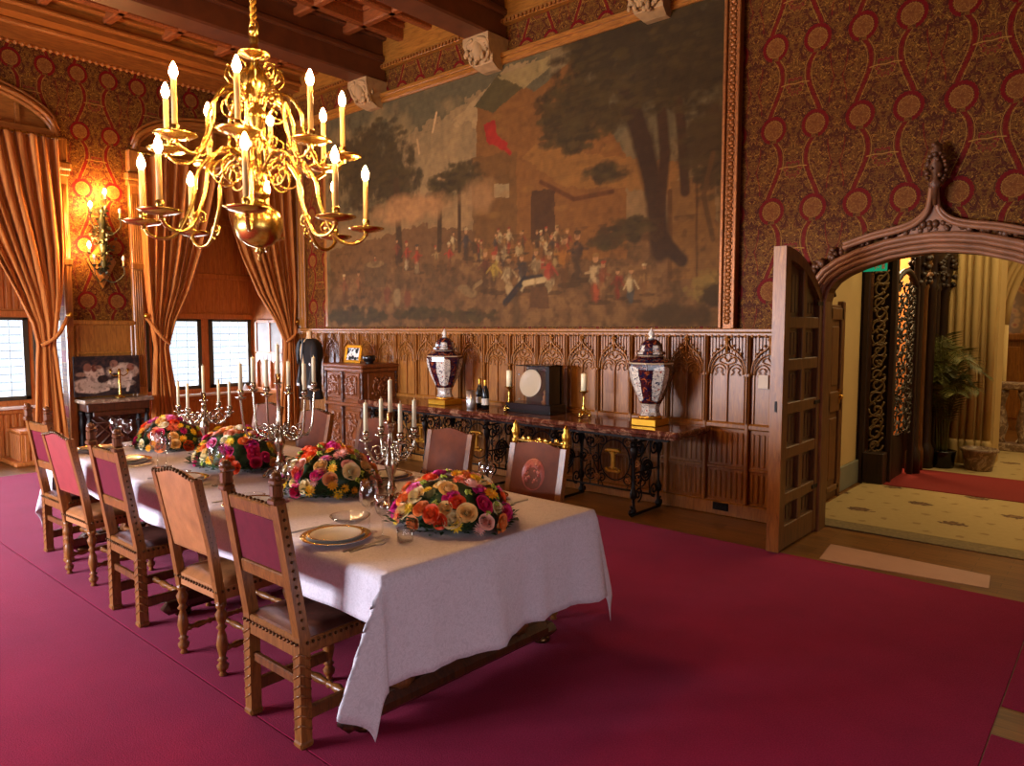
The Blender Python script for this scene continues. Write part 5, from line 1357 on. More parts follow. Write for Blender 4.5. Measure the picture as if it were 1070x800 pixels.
for i, sx in enumerate(SUP):
    mb = MB()
    for y, d in ((-.26, 1), (.18, -1)):
        mb.lathe([(.02, .03), (.03, .06), (.014, .09), (.012, .16), (.03, .18), (.035, .22), (.018, .26), (.012, .28), (.012, .52), (.02, .54), (.032, .58), (.036, .62), (.018, .65), (.012, .68), (.03, .71), (.03, .745)], (sx, y, 0), 12)
        scroll(mb, (sx, y+.08*d, .60), .08, PI/2, 1.4, 'y', -d); scroll(mb, (sx, y+.08*d, .20), .07, -PI/2, 1.4, 'y', d)
        scroll(mb, (sx, y-.035*d, .66), .04, -PI/2, 1.2, 'y', d, .008); scroll(mb, (sx, y-.05*d, .06), .045, PI/2, 1.0, 'y', -d, .011)
        for k in range(5): mb.ball((sx+.02*math.cos(k*1.3), y+.02*math.sin(k*1.3), .58+.02*k), .016, 6, 4)
    scroll(mb, (sx, -.04, .40), .11, 0, 1.5, 'y'); scroll(mb, (sx, -.04, .40), .11, PI, 1.5, 'y')
    mb.tube([(sx, -.26, .40), (sx, .18, .40)], .008, 6); mb.tube([(sx, -.3, .022), (sx, .22, .022)], .014, 6); mb.tube([(sx, -.26, .68), (sx, .18, .68)], .009, 6)
    mb.build('iron_support', M['iron'], t)
for i in range(len(SUP)-1):
    x1, x0 = SUP[i], SUP[i+1]; cx = (x0+x1)/2; w = (x1-x0)/2; y = .12; mb = MB()
    for z in (.14, .70): mb.tube([(x0, y, z), (x1, y, z)], .010, 6)
    for q in range(-4, 5):
        xx = cx+q*w/4.6
        if abs(q) > 1: mb.tube([(xx, y, .14), (xx, y, .70)], .006, 6)
    for sg in (-1, 1):
        for (ox, oz, r) in ((.62, .58, .085), (.62, .26, .085), (.33, .60, .06), (.33, .24, .06), (.82, .42, .07), (.5, .42, .05)):
            scroll(mb, (cx+sg*ox*w, y-.01, oz), r, PI/2, 1.6, 'x', sg if oz > .4 else -sg, .007)
        for (ox, oz) in ((.62, .58), (.62, .26), (.82, .42)):
            for k in range(5): a = 2*PI*k/5; mb.ball((cx+sg*ox*w+.03*math.cos(a), y-.03, oz+.03*math.sin(a)), .013, 6, 4)
        mb.tube([(cx+sg*.3*w, y, .14), (cx+sg*.9*w, y, .70)], .005, 5)
    mb.tube([(cx+.17*math.cos(a), y-.005, .42+.2*math.sin(a)) for a in [2*PI*k/24 for k in range(24)]], .007, 6, closed=True)
    pn = mb.build('iron_grille', M['iron'], t)
    mb = MB()
    mb.box(cx-.022, cx+.022, y-.05, y-.02, .33, .51, bev=.008)
    for z, s_ in ((.525, 1), (.315, -1)):
        mb.box(cx-.07, cx+.07, y-.05, y-.02, z-.015, z+.015, bev=.006)
        for sg in (-1, 1): mb.ball((cx+sg*.075, y-.035, z-s_*.012), .02, 8, 5); mb.tube([(cx, y-.035, z-s_*.05), (cx+sg*.05, y-.035, z-s_*.02)], .01, 6)
    tag(mb.build('gilt_letter', M['gold_dull'], pn), 'gilt letter I in the middle of the iron scrolls')
    for sg in (-1, 1):
        for (ox, oz) in ((.40, .60), (.55, .66), (.62, .42), (.40, .24)):
            c = (cx+sg*ox*w, y-.04, oz); mb = MB()
            for k in range(4): a = PI/4+2*PI*k/4; mb.tube([c, (c[0]+.035*math.cos(a), c[1], c[2]+.035*math.sin(a))], .008, 5)
            mb.tube([(c[0]+.03*math.cos(a), c[1], c[2]+.03*math.sin(a)) for a in [2*PI*k/8 for k in range(8)]], .006, 5, closed=True)
            mb.build('gilt_flower', M['gilt'], pn)

def cpt(px, py): p = on(px, py, 2, CZ); return p
# lidded vases on gilt blocks
def vase(x, y, s, lab):
    t = empty('lidded_vase', (x, y, CZ+.065), 0, lab, 'vase', 'lidded porcelain vases on the console')
    t.scale = (s*1.16, s*1.16, s)
    mb = MB(); mb.lathe([(.085, 0), (.095, .005), (.092, .03), (.080, .06), (.078, .10), (.085, .13), (.115, .20), (.155, .30), (.185, .40), (.197, .48), (.195, .53), (.175, .565), (.13, .59), (.11, .60), (.105, .62)], (0, 0, 0), 8, None); 
    b = mb.build('body', M['vase'], t)
    s_ = b.modifiers.new('b', 'BEVEL'); s_.width = .006; s_.segments = 2
    for p in b.data.polygons: p.use_smooth = False
    mb = MB(); mb.lathe([(.110, .62), (.122, .625), (.120, .645), (.10, .66), (.098, .69), (.085, .73), (.05, .765), (.02, .775)], (0, 0, 0), 8); l = mb.build('lid', M['vase'], t)
    for p in l.data.polygons: p.use_smooth = False
    mb = MB(); mb.lathe([(.02, .773), (.028, .785), (.014, .795), (.024, .81), (.027, .83), (.016, .85), (.006, .87), (.001, .885)], (0, 0, 0), 12); mb.build('finial', M['porc'], l)
    mb = MB(); mb.lathe([(.088, -.001), (.098, -.0005), (.099, .018), (.086, .03)], (0, 0, 0), 24, cap=False); mb.build('foot_rim', M['gold_dull'], t)
    return t
def block(x, y, w, lab):
    mb = MB(); mb.box(-w/2, w/2, -w/2, w/2, 0, .064, bev=.006); o = mb.build('gilt_plinth', M['gold_block']); o.location = (x, y, CZ+.0005); tag(o, lab, 'plinth', 'gilt plinths under the vases')
V1 = (-6.05, 5.77); V2 = (-3.33, 5.76)
block(*V1, .28, 'gilt block under the vase nearest the carved cabinet'); block(*V2, .25, 'gilt block under the vase nearest the open door')
vase(*V1, .92, 'tall lidded blue, red and white vase on the console nearest the carved cabinet')
v2 = vase(*V2, .93, 'tall lidded blue, red and white vase on the console nearest the open door'); v2.rotation_euler = (0, 0, .35)
# brass candlesticks with wide candles
def cstick(x, y, lab, lab2):
    t = empty('brass_candlestick', (x, y, CZ), 0, lab, 'candlestick', 'brass candlesticks on the console')
    mb = MB(); mb.lathe([(.055, .03), (.05, .045), (.025, .06), (.016, .075), (.025, .09), (.014, .11), (.010, .15), (.014, .2), (.010, .23), (.022, .245), (.045, .255), (.052, .265), (.05, .268), (.002, .262)], (0, 0, 0), 20); mb.build('stem', M['gold'], t)
    mb = MB()
    for k in range(3):
        a = 2*PI*k/3+.5; c, s = math.cos(a), math.sin(a); mb.ball((.06*c, .06*s, .02), .02, 8, 6); mb.tube(cr([(.02*c, .02*s, .07), (.06*c, .06*s, .055), (.065*c, .065*s, .02)], 4), .010, 6)
    mb.build('claw_feet', M['gold'], t)
    candle((x, y, CZ+.266), .030, .17, lab2, 'wide candles on the console candlesticks', taper=1)
cstick(-5.02, 5.73, 'brass candlestick between the bottles and the black display case', 'wide ivory candle beside the champagne bottle')
cstick(-4.10, 5.80, 'brass candlestick right of the black display case', 'wide ivory candle right of the black display case')
# champagne bottles and steel cup
def bottle(x, y, lab, red=False):
    t = empty('champagne_bottle', (x, y, CZ), 0, lab, 'bottle', 'bottles on the console')
    mb = MB(); mb.lathe([(.036, 0), (.042, .006), (.042, .16), (.036, .2), (.02, .245), (.0155, .27), (.0155, .30)], (0, 0, 0), 24); mb.build('glass_body', M['black'], t)
    mb = MB(); mb.lathe([(.0175, .235), (.018, .27), (.0185, .30), (.019, .315), (.016, .325), (.0005, .328)], (0, 0, 0), 16); mb.build('foil', M['gold_dull'], t)
    mb = MB(); mb.lathe([(.0428, .05), (.0428, .12)], (0, 0, 0), 24, cap=False); mb.build('label_band', M['porc'], t)
    mb = MB(); mb.lathe([(.0395, .175), (.034, .205)], (0, 0, 0), 24, cap=False); mb.build('neck_label', M['porc'], t)
bottle(-5.34, 5.70, 'dark champagne bottle with pale label standing right of the steel cup')
bottle(-5.52, 5.80, 'dark bottle mostly hidden behind the steel cup')
mb = MB(); mb.lathe([(.045, 0), (.048, .005), (.052, .20), (.050, .20), (.046, .01), (.001, .01)], (0, 0, 0), 28); o = mb.build('steel_cup', M['steel']); o.location = (-5.50, 5.64, CZ+.0005)
tag(o, 'tall brushed steel cup on the console left of the bottles', 'cup')
# display case: black plinth and glossy black upright with round pale plate
t = empty('display_case', (-4.74, 5.86, CZ), math.radians(0), 'black display case with a round pale plate inside on the console', 'display case')
mb = MB(); mb.box(-.30, .30, -.17, .10, 0, .10, bev=.004); mb.build('plinth', M['black'], t)
mb = MB(); mb.box(-.17, .28, .02, .07, .10, .50, bev=.004); mb.box(.235, .28, -.16, .05, .10, .50, bev=.003); mb.box(-.17, .28, -.16, .07, .49, .50, bev=.003); mb.build('black_shell', M['black'], t)
mb = MB(); mb.box(-.17, .235, -.155, -.150, .10, .49); mb.build('glass_front', M['pane'], t)
mb = MB(); mb.lathe([(.001, -.006), (.125, -.004), (.145, .004), (.143, .007), (.12, .002), (.001, .001)], (0, 0, 0), 36, TR(-.02, -.09, .31) @ RX(math.radians(80))); mb.build('round_plate', plain('pale_plate', '#e8c49a', .3, 0, .04), t)
mb = MB(); mb.lathe([(.001, 0), (.02, .01), (.012, .03), (.02, .07), (.006, .10), (.015, .13), (.001, .15)], (.16, -.08, .10), 10); mb.ball((.14, -.08, .12), .02, 8, 5); mb.build('small_figure', M['gilt'], t)
for k, (a, z) in enumerate(((-.15, .14), (-.15, .40), (-.03, .47))):
    mb = MB(); mb.ball((a, -.12, z), .010, 8, 5); mb.build('mount', M['steel'], t)
# carved corner cabinet
t = empty('carved_cabinet', (-7.72, 5.86, 0), 0, 'tall carved oak cabinet with figure panels between the corner and the console', 'cabinet')
CW, CD, CHh = .385, .29, 1.245
mb = MB(); mb.box(-CW, CW, -CD, CD, .08, CHh-.05, bev=.008); mb.box(-CW-.02, CW+.02, -CD-.02, CD, 0, .10, bev=.01); mb.box(-CW-.02, CW+.02, -CD-.02, CD, .70, .75, bev=.01)
mb.box(-CW-.02, CW+.03, -CD-.03, CD, CHh-.10, CHh-.05, bev=.01); mb.box(-CW-.04, CW+.045, -CD-.05, CD, CHh-.05, CHh, bev=.015); mb.build('body', M['cab_wood'], t)
rr = random.Random(31)
def carving(mb, fx, n, ru, rv):
    for k in range(n):
        u = rr.uniform(-1, 1); v = rr.uniform(-1, 1)
        if (k % 3) == 0: u *= .35
        c = fx(u*ru, v*rv); mb.ball(c, rr.uniform(.012, .026), 6, 4)
for (z0, z1) in ((.80, 1.13), (.16, .65)):
    zc = (z0+z1)/2; hz = (z1-z0)/2
    for nm, cx, hw in (('door', -.19, .15), ('door', .19, .15)):
        mb = MB(); mb.box(cx-hw, cx+hw, -CD-.025, -CD+.002, z0, z1, bev=.008); mb.box(cx-hw+.03, cx+hw-.03, -CD-.03, -CD-.02, z0+.03, z1-.03, bev=.006); d = mb.build(nm, M['cab_wood'], t)
        mb = MB(); carving(mb, lambda a, b: (cx+a, -CD-.032, zc+b), 70, hw-.04, hz-.05); 
        if z0 > .7: mb.tube(cr([(cx-.10, -CD-.035, z0+.05), (cx-.10, -CD-.035, z1-.08), (cx, -CD-.035, z1-.03), (cx+.10, -CD-.035, z1-.08), (cx+.10, -CD-.035, z0+.05)], 5), .010, 6)
        mb.build('carving', M['cab_wood'], d)
    mb = MB(); mb.box(CW-.002, CW+.02, -.22, .22, z0, z1, bev=.008); d = mb.build('side_panel', M['cab_wood'], t)
    mb = MB(); carving(mb, lambda a, b: (CW+.028, a, zc+b), 90, .15, hz-.06)
    mb.tube([(CW+.03, .18*math.cos(a)*.8, zc+(hz-.05)*math.sin(a)) for a in [2*PI*k/20 for k in range(20)]], .008, 6, closed=True); mb.build('carving', M['cab_wood'], d)
for x_, y_ in ((-CW, -CD), (CW, -CD), (0, -CD-.02), (CW, CD-.03)):
    mb = MB(); turned(mb, x_, y_-.01, .10, .70, .024); turned(mb, x_, y_-.01, .75, 1.15, .022); mb.build('column', M['dark_wood'], t)
# gilt frame and dark bowl on the cabinet
p = on(369, 381, 2, 1.246)
t = empty('photo_frame', (-7.78, 5.74, 1.246), math.radians(8), 'small gilt framed black and white photograph leaning on top of the cabinet', 'picture frame')
Mx = RX(math.radians(-12))
mb = MB()
for x0, x1, z0, z1 in ((-.15, .15, 0, .04), (-.15, .15, .20, .24), (-.15, -.11, 0, .24), (.11, .15, 0, .24)): mb.box(x0, x1, -.012, .012, z0, z1, Mx, bev=.006)
mb.box(-.02, .02, .012, .018, 0, .2, Mx @ TR(0, .0, 0)); mb.build('gilt_frame', M['gold_block'], t)
a = Art(-.11, .11, .04, .20, 40, 30, 3); n = a.noise(.04, 2); a.c[:] = .7; a.put(np.clip((n-.5)*8, 0, 1), '#222222'); 
for q in ((-.05, .11), (0, .12), (.05, .10)): a.ell(q[0], q[1], .022, .03, '#d8d0c4'); a.ell(q[0], q[1]-.045, .03, .03, '#1c1a1a')
pt_ = a.build('photograph', 'y', -.002, t, .004); pt_.matrix_local = Mx
mb = MB(); mb.lathe([(.05, 0), (.055, .01), (.05, .02), (.08, .05), (.085, .10), (.08, .105), (.075, .1), (.05, .04), (.001, .03)], (0, 0, 0), 20); o = mb.build('dark_bowl', M['black']); o.location = (-7.44, 5.76, 1.246)
tag(o, 'small black bowl on the cabinet beside the gilt photo frame', 'bowl')
# tailcoat on a cream dress form
t = empty('dress_form', (-8.72, 5.72, 0), math.radians(35), 'cream tailor dress form on a pole wearing the black tailcoat', 'mannequin')
t.rotation_euler = (0, 0, math.radians(-15))
prof = [(.14, .86), (.17, .92), (.18, 1.0), (.165, 1.08), (.17, 1.18), (.20, 1.30), (.205, 1.40), (.18, 1.48), (.10, 1.54), (.055, 1.57), (.05, 1.62), (.052, 1.66), (.001, 1.67)]
mb = MB(); mb.lathe([(r, z) for r, z in prof], (0, 0, 0), 24, None, 1.0, .62); mb.build('torso', M['linen'], t)
mb = MB(); mb.tube([(0, 0, .04), (0, 0, .9)], .016, 8); mb.lathe([(.16, 0), (.16, .02), (.03, .05), (.02, .08)], (0, 0, 0), 20); mb.build('stand', M['dark_wood'], t)
mb = MB()
def coat(u, v):
    z = 1.55-.83*v
    # open front: cloth wraps from the front edge round the back
    a0 = math.radians(-62+18*v-(20*max(0, v-.55))); a1 = math.radians(242-18*v+(20*max(0, v-.55))); a = a0+(a1-a0)*u
    for (ra, za), (rb, zb) in zip(prof[:-1], prof[1:]):
        if za <= z <= zb: r = ra+(rb-ra)*(z-za)/(zb-za); break
    else: r = .15
    r = max(r, .16 if z < .95 else r)+.022+.012*math.sin(a*5+z*6)*(v)
    if z < .95: r += (.95-z)*.16
    return (r*1.03*math.cos(a), r*.68*math.sin(a)+.005, z)
mb.grid(coat, 50, 26)
co_ = mb.build('coat_body', M['blackcloth'], None)
s_ = co_.modifiers.new('t', 'SOLIDIFY'); s_.thickness = .012; s_.offset = 1
tcoat = empty('tailcoat', (-8.72, 5.72, 0), math.radians(-15), 'black wool tailcoat with a white pocket square worn by the dress form in the corner', 'coat')
co_.parent = tcoat
for sg in (-1, 1):
    mb = MB(); mb.tube(cr([(sg*.17, 0, 1.47), (sg*.225, -.01, 1.38), (sg*.25, -.02, 1.15), (sg*.245, -.07, .92)], 6), [.055]*3+[.062]*6+[.055]*6+[.05]*4, 12); mb.build('sleeve', M['blackcloth'], tcoat)
    mb = MB(); mb.tube([(sg*.245, -.07, .925), (sg*.243, -.078, .885)], .042, 12); mb.build('cuff', M['white'], tcoat)
    mb = MB(); mb.add([(sg*.04, -.118, 1.56), (sg*.12, -.135, 1.50), (sg*.15, -.155, 1.38), (sg*.07, -.155, 1.20), (sg*.055, -.14, 1.40), (sg*.04, -.10, 1.575), (sg*.13, -.12, 1.5), (sg*.15, -.14, 1.38), (sg*.07, -.14, 1.2), (sg*.055, -.125, 1.4)], [(0, 1, 2, 3, 4), (9, 8, 7, 6, 5), (0, 1, 6, 5), (1, 2, 7, 6), (2, 3, 8, 7)], None, False); mb.build('lapel', M['blackcloth'], tcoat)
mb = MB(); mb.box(.09, .135, -.172, -.162, 1.30, 1.33, RY(.3) , bev=.002); mb.build('pocket_square', M['white'], tcoat)
# small things on the panelling
mb = MB(); p = on(797, 399, 1, YP-.06); mb.box(-.045, .045, -.008, .0, -.06, .06, bev=.003); o = mb.build('white_card', plain('card', '#cdb8a0', .6, 0, .04)); o.location = (p.x, YP-.046, p.z); tag(o, 'small pale card fixed to the panelling left of the open door', 'card')
mb = MB(); mb.box(-.075, .075, -.006, .004, -.035, .035, bev=.003)
for k in range(6): mb.box(-.065, .065, -.012, -.004, -.028+.01*k, -.023+.01*k)
p = on(753, 537, 1, YP-.06); o = mb.build('vent_grille', M['iron']); o.location = (p.x, YP-.070, .085); tag(o, 'small dark vent grille low in the panelled wall', 'vent')
# stone corbels
rr = random.Random(17)
for i, bx in enumerate(BX[:3]):
    lab = ['carved stone corbel under the ceiling beam, left one above the painting', 'carved stone corbel under the middle ceiling beam above the painting', 'carved stone corbel at the top edge of the photo above the painted trees'][i]
    mb = MB(); g = TR(bx, YP-.0, 0)
    mb.add([(a*.19, -.34, 4.88) for a in (-1, 1)]+[(a*.19, -.34, 4.80) for a in (-1, 1)]+[(a*.15, -.22, 4.60) for a in (-1, 1)]+[(a*.12, -.10, 4.56) for a in (-1, 1)]+[(a*.12, -.001, 4.56) for a in (-1, 1)]+[(a*.19, -.001, 4.88) for a in (-1, 1)],
           [(0, 1, 3, 2), (2, 3, 5, 4), (4, 5, 7, 6), (6, 7, 9, 8), (0, 10, 11, 1), (0, 2, 4, 6, 8, 10), (1, 11, 9, 7, 5, 3)], g, False)
    mb.ball((0, -.29, 4.74), .10, 12, 8, (.8, .7, 1.15), g)
    for k in range(60): mb.ball((rr.uniform(-.16, .16), -.30+rr.uniform(-.03, .10), 4.74+rr.uniform(-.13, .11)), rr.uniform(.015, .035), 6, 4, (1, .7, 1.3), g)
    for sg in (-1, 1): mb.tube(cr([(sg*.04, -.34, 4.84), (sg*.15, -.33, 4.80), (sg*.14, -.28, 4.68), (sg*.05, -.25, 4.62)], 5), .022, 6, g)
    tag(mb.build('stone_corbel', M['stone']), lab, 'corbel', 'carved stone corbels')

# ================================================================== THINGS IN THE WINDOW BAYS
mb = MB(); mb.box(-10.80, -10.27, 2.62, 3.38, .40, .44, bev=.01); mb.box(-10.78, -10.30, 2.65, 3.36, 0, .40)
k = 2.68
while k < 3.34: mb.box(-10.30, -10.285, k, k+.05, .03, .39, bev=.006); k += .07
k = -10.75
while k < -10.33: mb.box(k, k+.05, 2.635, 2.65, .03, .39, bev=.006); k += .07
mb.box(-10.86, -10.22, 2.55, 3.38, 0, .06, bev=.02)
o = mb.build('window_bench', M['wood_red']); tag(o, 'panelled oak window bench built into the left bay behind the curtain', 'bench')
t = empty('window_screen', (-10.37, 6.08, 0), 0, 'framed pale lace screen standing at the right end of the window bay', 'screen')
mb = MB()
for a in (-.42, -.02, .34): mb.box(a, a+.05, -.02, .02, .70, 1.84, bev=.008)
for z in (.70, 1.28, 1.79): mb.box(-.42, .39, -.02, .02, z, z+.05, bev=.008)
mb.build('frame', M['wood_red'], t)
mb = MB(); mb.box(-.38, .36, -.004, .004, 1.33, 1.79); mb.build('grey_panel', plain('grey_panel', '#85766a', .6, 0, .2), t)
mb = MB(); mb.grid(lambda u, v: (-.39+.76*u, -.03+.008*math.sin(u*40), 1.30-(.12+.02*math.sin(u*30))*v), 60, 3); mb.build('lace_valance', M['white'], t)
mb = MB(); mb.box(-.42, .39, -.05, .0, .68, .70); mb.build('foot', M['wood_red'], t)
mb = MB(); rr = random.Random(5)
mb.grid(lambda u, v: ((u-.5)*.34, (v-.5)*.16, .005+.06*math.sin(PI*u)*math.sin(PI*v)*(1+.5*math.sin(u*13)+.4*math.sin(v*9+u*7))), 20, 12); mb.box(-.17, .17, -.08, .08, 0, .006)
o = mb.build('folded_napkin', M['white']); p = (XN+.08, 6.0, .7005); o.location = (-10.88, 6.0, .7005); o.rotation_euler = (0, 0, PI/2); o.scale = (.45, .9, 1)
o.location = (-10.865, 5.90, .7005); tag(o, 'crumpled white cloth lying on the window sill by the right curtain', 'cloth')

# ================================================================== CARPETS
ZT_ = .006
def slab(name, x0, x1, y0, y1, z, mat, lab, cat, extra=None, ax=None):
    mb = MB(); mb.box(x0, x1, y0, y1, .001, z, bev=.004); o = mb.build(name, mat); return tag(o, lab, cat)
SEAM = 1.553
slab('carpet', -9.80+.06, 2.9, YB+.2, SEAM-.004, ZT_, M['carpet'], 'crimson carpet strip nearest the viewer, left of the chairs', 'carpet')
SEAM2 = 3.68
slab('carpet', -9.80+.06, -.384, SEAM, 5.36, ZT_, M['carpet'], 'crimson carpet strip under the dining table reaching to the sideboard', 'carpet')
mb = MB(); mb.box(-.380, 2.9, 3.80, 5.40, .001, ZT_, bev=.004); o = mb.build('carpet', M['carpet']); tag(o, 'crimson carpet piece before the arched doorway', 'carpet')
mb = MB(); mb.box(-.380, 2.9, SEAM, 3.50, .001, ZT_, bev=.004); o = mb.build('carpet', M['carpet']); tag(o, 'crimson carpet piece at the lower right corner beside the bare parquet', 'carpet')

# ================================================================== THE HALL BEYOND THE DOOR
HX = -2.28
mb = MB(); mb.box(HX-.1, HX, YP+.14, 8.42, 0, 3.4); struct(mb, 'wall_hall_left', M['cream'])
mb = MB(); mb.box(HX-.001, HX+.03, 7.67, 8.42, 0, .26, bev=.008); mb.box(HX-.001, HX+.03, YP+.14, 7.17, 0, .26, bev=.008); struct(mb, 'baseboard_hall', M['grey_plinth'])
mb = MB()
mb.box(-6, 3.5, 16.4, 16.5, 0, 5); mb.box(3.4, 3.5, YP+.14, 16.5, 0, 5); mb.box(-6.1, -6, 8.3, 16.5, 0, 5); mb.box(-6, HX-.1, 8.42, 8.5, 0, 3.4)
struct(mb, 'wall_hall_far', M['cream'])
mb = MB(); mb.box(-6, 3.5, YP+.14, 16.5, 4.2, 4.3); struct(mb, 'ceiling_hall', M['cream'])
# pier of cream shafts with mouldings
mb = MB(); bx0, bx1, by = -1.93, -1.27, 10.45
mb.box(bx0, bx1, by, by+.5, 0, 4.2)
for k, r in enumerate((.09, .05, .08, .045, .08, .05, .085)):
    x = bx0+.06+k*.088; mb.tube([(x, by-.01, 0), (x, by-.01, 4.1)], r*.5, 14)
    mb.lathe([(r*.8, 0), (r*.8, .20), (r*.65, .24), (r*.7, .28), (r*.5, .32)], (x, by-.01, 0), 14)
for z in np.arange(.5, 4.1, .36): mb.box(bx1-.17, bx1+.001, by-.004, by+.01, z, z+.004)
struct(mb, 'trim_15', M['cream'])
mb = MB(); mb.box(HX, bx0, by+.1, by+.5, 0, 4.2); struct(mb, 'wall_hall_pier', M['cream'])
# pointed arch with mosaic field behind
mb = MB()
AX, AW = -.62, .80
f = lambda x: 1.75+1.25*max(0, 1-abs((x-AX)/AW)**2.2)**.6
for d, r in ((0, .045), (.09, .035), (.17, .045)):
    mb.tube([(AX+(x-AX)*(1+d), 12.28, 1.75+(f(x)-1.75)*(1+d*.7)) for x in np.linspace(AX-AW, AX+AW, 40)], r, 8)
    for sg in (-1, 1): mb.tube([(AX+sg*AW*(1+d), 12.28, 0), (AX+sg*AW*(1+d), 12.28, 1.75)], r, 8)
hw_ = holed_wall('h', None, 'y', 12.3, .2, -3.2, 3.4, 4.2, [(AX-AW*.99, AX+AW*.99, f, 0)])
struct(hw_, 'wall_hall_arch', M['cream'])
struct(mb, 'trim_16', M['cream'])
mm, mnt, mb_ = newmat('mosaic', .6); vo = mnt.nodes.new('ShaderNodeTexVoronoi'); vo.inputs['Scale'].default_value = 9; mnt.links.new(coords(mnt), vo.inputs['Vector'])
mnt.links.new(ramp(mnt, vo.outputs['Distance'], [(.1, lin('#9a5420')), (.35, lin('#b98a48')), (.6, lin('#8a6a3c'))]), mb_.inputs['Base Color'])
mb = MB(); mb.box(-2.6, 3.4, 14.6, 14.7, 1.6, 4.2); struct(mb, 'wall_hall_mosaic', mm)
mb = MB(); mb.box(-2.6, 3.4, 14.5, 14.7, 0, 1.55); mb.box(-2.6, 3.4, 14.44, 14.7, 1.5, 1.62, bev=.02)
for k in range(10): mb.box(-2.4+k*.55, -2.0+k*.55, 14.47, 14.51, .2, 1.4, bev=.015)
struct(mb, 'trim_17', M['wood'])
# daylight slit beside the arch
mb = MB(); qx = on(1041, 340, 1, 14.4).x; mb.box(qx-.05, qx+.03, 14.38, 14.42, 1.5, 2.35); wo = struct(mb, 'window_12', emit('daylit_pane', (.75, .72, 1.0), 2.2))
# marble balustrade
t = empty('marble_balustrade', (-.80, 12.0, 0), 0, 'mottled marble balustrade in the hall behind the planter', 'balustrade')
mb = MB(); mb.box(-.72, 2.5, -.12, .12, .86, .96, bev=.02); mb.build('handrail', M['marble_g'], t)
mb = MB(); mb.box(-.72, 2.5, -.12, .12, 0, .12, bev=.02); mb.build('base', M['marble_g'], t)
for k in range(12):
    mb = MB(); mb.lathe([(.07, .12), (.05, .18), (.09, .34), (.07, .5), (.04, .62), (.05, .7), (.08, .8), (.08, .86)], (-.58+k*.26, 0, 0), 14); mb.build('baluster', M['marble_g'], t)
# marble planter and palm
t = empty('marble_planter', (-1.36, 10.08, 0), 0, 'squat round mottled marble planter beside the potted palm', 'planter')
mb = MB(); mb.lathe([(.12, 0), (.14, .02), (.165, .16), (.18, .23), (.20, .24), (.20, .27), (.18, .275), (.17, .24), (.001, .23)], (0, 0, 0), 24, flute=12, fa=.02); mb.build('bowl', M['marble_g'], t)
t = empty('potted_palm', (-1.73, 10.0, 0), 0, 'leafy feather palm in a dark pot before the cream pier in the hall', 'plant')
mb = MB(); mb.lathe([(.11, 0), (.13, .02), (.15, .20), (.155, .22), (.13, .21), (.001, .20)], (0, 0, 0), 20); mb.build('pot', M['black'], t)
rr = random.Random(77)
for k in range(26):
    a = 2*PI*k/26*2.4+rr.uniform(-.2, .2); sp = rr.uniform(.12, .45); hh = rr.uniform(.9, 1.66); b0 = Vector((rr.uniform(-.05, .05), rr.uniform(-.05, .05), .2)); d = Vector((math.cos(a), math.sin(a), 0))
    if d.y > .3: d.y *= .35
    pts = cr([b0, b0+d*sp*.12+Vector((0, 0, hh*.45)), b0+d*sp*.5+Vector((0, 0, hh*.85)), b0+d*sp*1.05+Vector((0, 0, hh*.80))], 7)
    mb = MB(); mb.tube(pts, [.010*(1-.7*i/len(pts)) for i in range(len(pts))], 5)
    n = len(pts)
    for i in range(6, n):
        T = (pts[min(i+1, n-1)]-pts[i-1]).normalized(); S = T.cross(Vector((0, 0, 1))).normalized(); L = .20*math.sin(PI*(i-4)/(n-2))+.05
        for sg in (-1, 1):
            for h_ in (0, .5):
                p = pts[i]+(pts[min(i+1, n-1)]-pts[i])*h_; e = p+(S*sg*.85+T*.55+Vector((0, 0, -.25))).normalized()*L; w = T*.007; m_ = (p+e)/2+Vector((0, 0, .012))
                mb.add([tuple(p), tuple(m_+w), tuple(e), tuple(m_-w)], [(0, 1, 2, 3)], None, True)
    mb.build('frond', M['palm'], t)
# carved lattice gate, lit opening, carved shafts
carv = plain('dark_gate_carving', '#2c1f0d', .6, 0, .4, 30)
carv2 = plain('brown_gate_carving', '#6b5226', .5, 0, .4, 30)
M['hallwood'] = wood('hall_dark_oak', '#1c0f07', '#3a2312', .45)
def lattice(mb, P0, P1, z0, z1, seed, tr=.009, n=26):
    rr = random.Random(seed); A = Vector((P0[0], P0[1], 0)); B = Vector((P1[0], P1[1], 0)); L = (B-A).length
    def W(u, z, d=0): q = A+(B-A)*(u/L); return (q.x+d, q.y, z)
    z = z0+.07; k = 0
    while z < z1-.05:
        for j in range(max(1, int(L/.17))):
            u0 = (j+.5)*L/max(1, int(L/.17)); r = .085; sg = 1 if (k+j) % 2 else -1
            mb.tube([W(u0+r*(1-i/22)*math.cos(sg*(i*.42)+k), z+r*(1-i/22)*math.sin(sg*(i*.42)+k)) for i in range(18)], tr, 5)
            mb.tube(cr([W(u0-.08, z-.08), W(u0+.02*sg, z-.02), W(u0+.08, z+.09)], 4), tr, 5)
            for q in range(3): mb.ball(W(u0+rr.uniform(-.07, .07), z+rr.uniform(-.07, .07)), .018, 6, 4)
        z += .13; k += 1
    return W
g0 = (on(903, 400, 1, 8.44).x, 8.44); g1 = (on(931, 400, 1, 8.62).x, 8.62)
t = empty('carved_gate', (0, 0, 0), 0, 'dark carved openwork gate panel next to the cream wall in the hall', 'gate')
mb = MB(); W = lattice(mb, g0, g1, .35, 2.62, 3, .012); mb.build('openwork', carv2, t)
mb = MB()
for u in (0, 1):
    x, y = (g0, g1)[u]; mb.box(x-.03, x+.03, y-.03, y+.03, 0, 2.75, bev=.008)
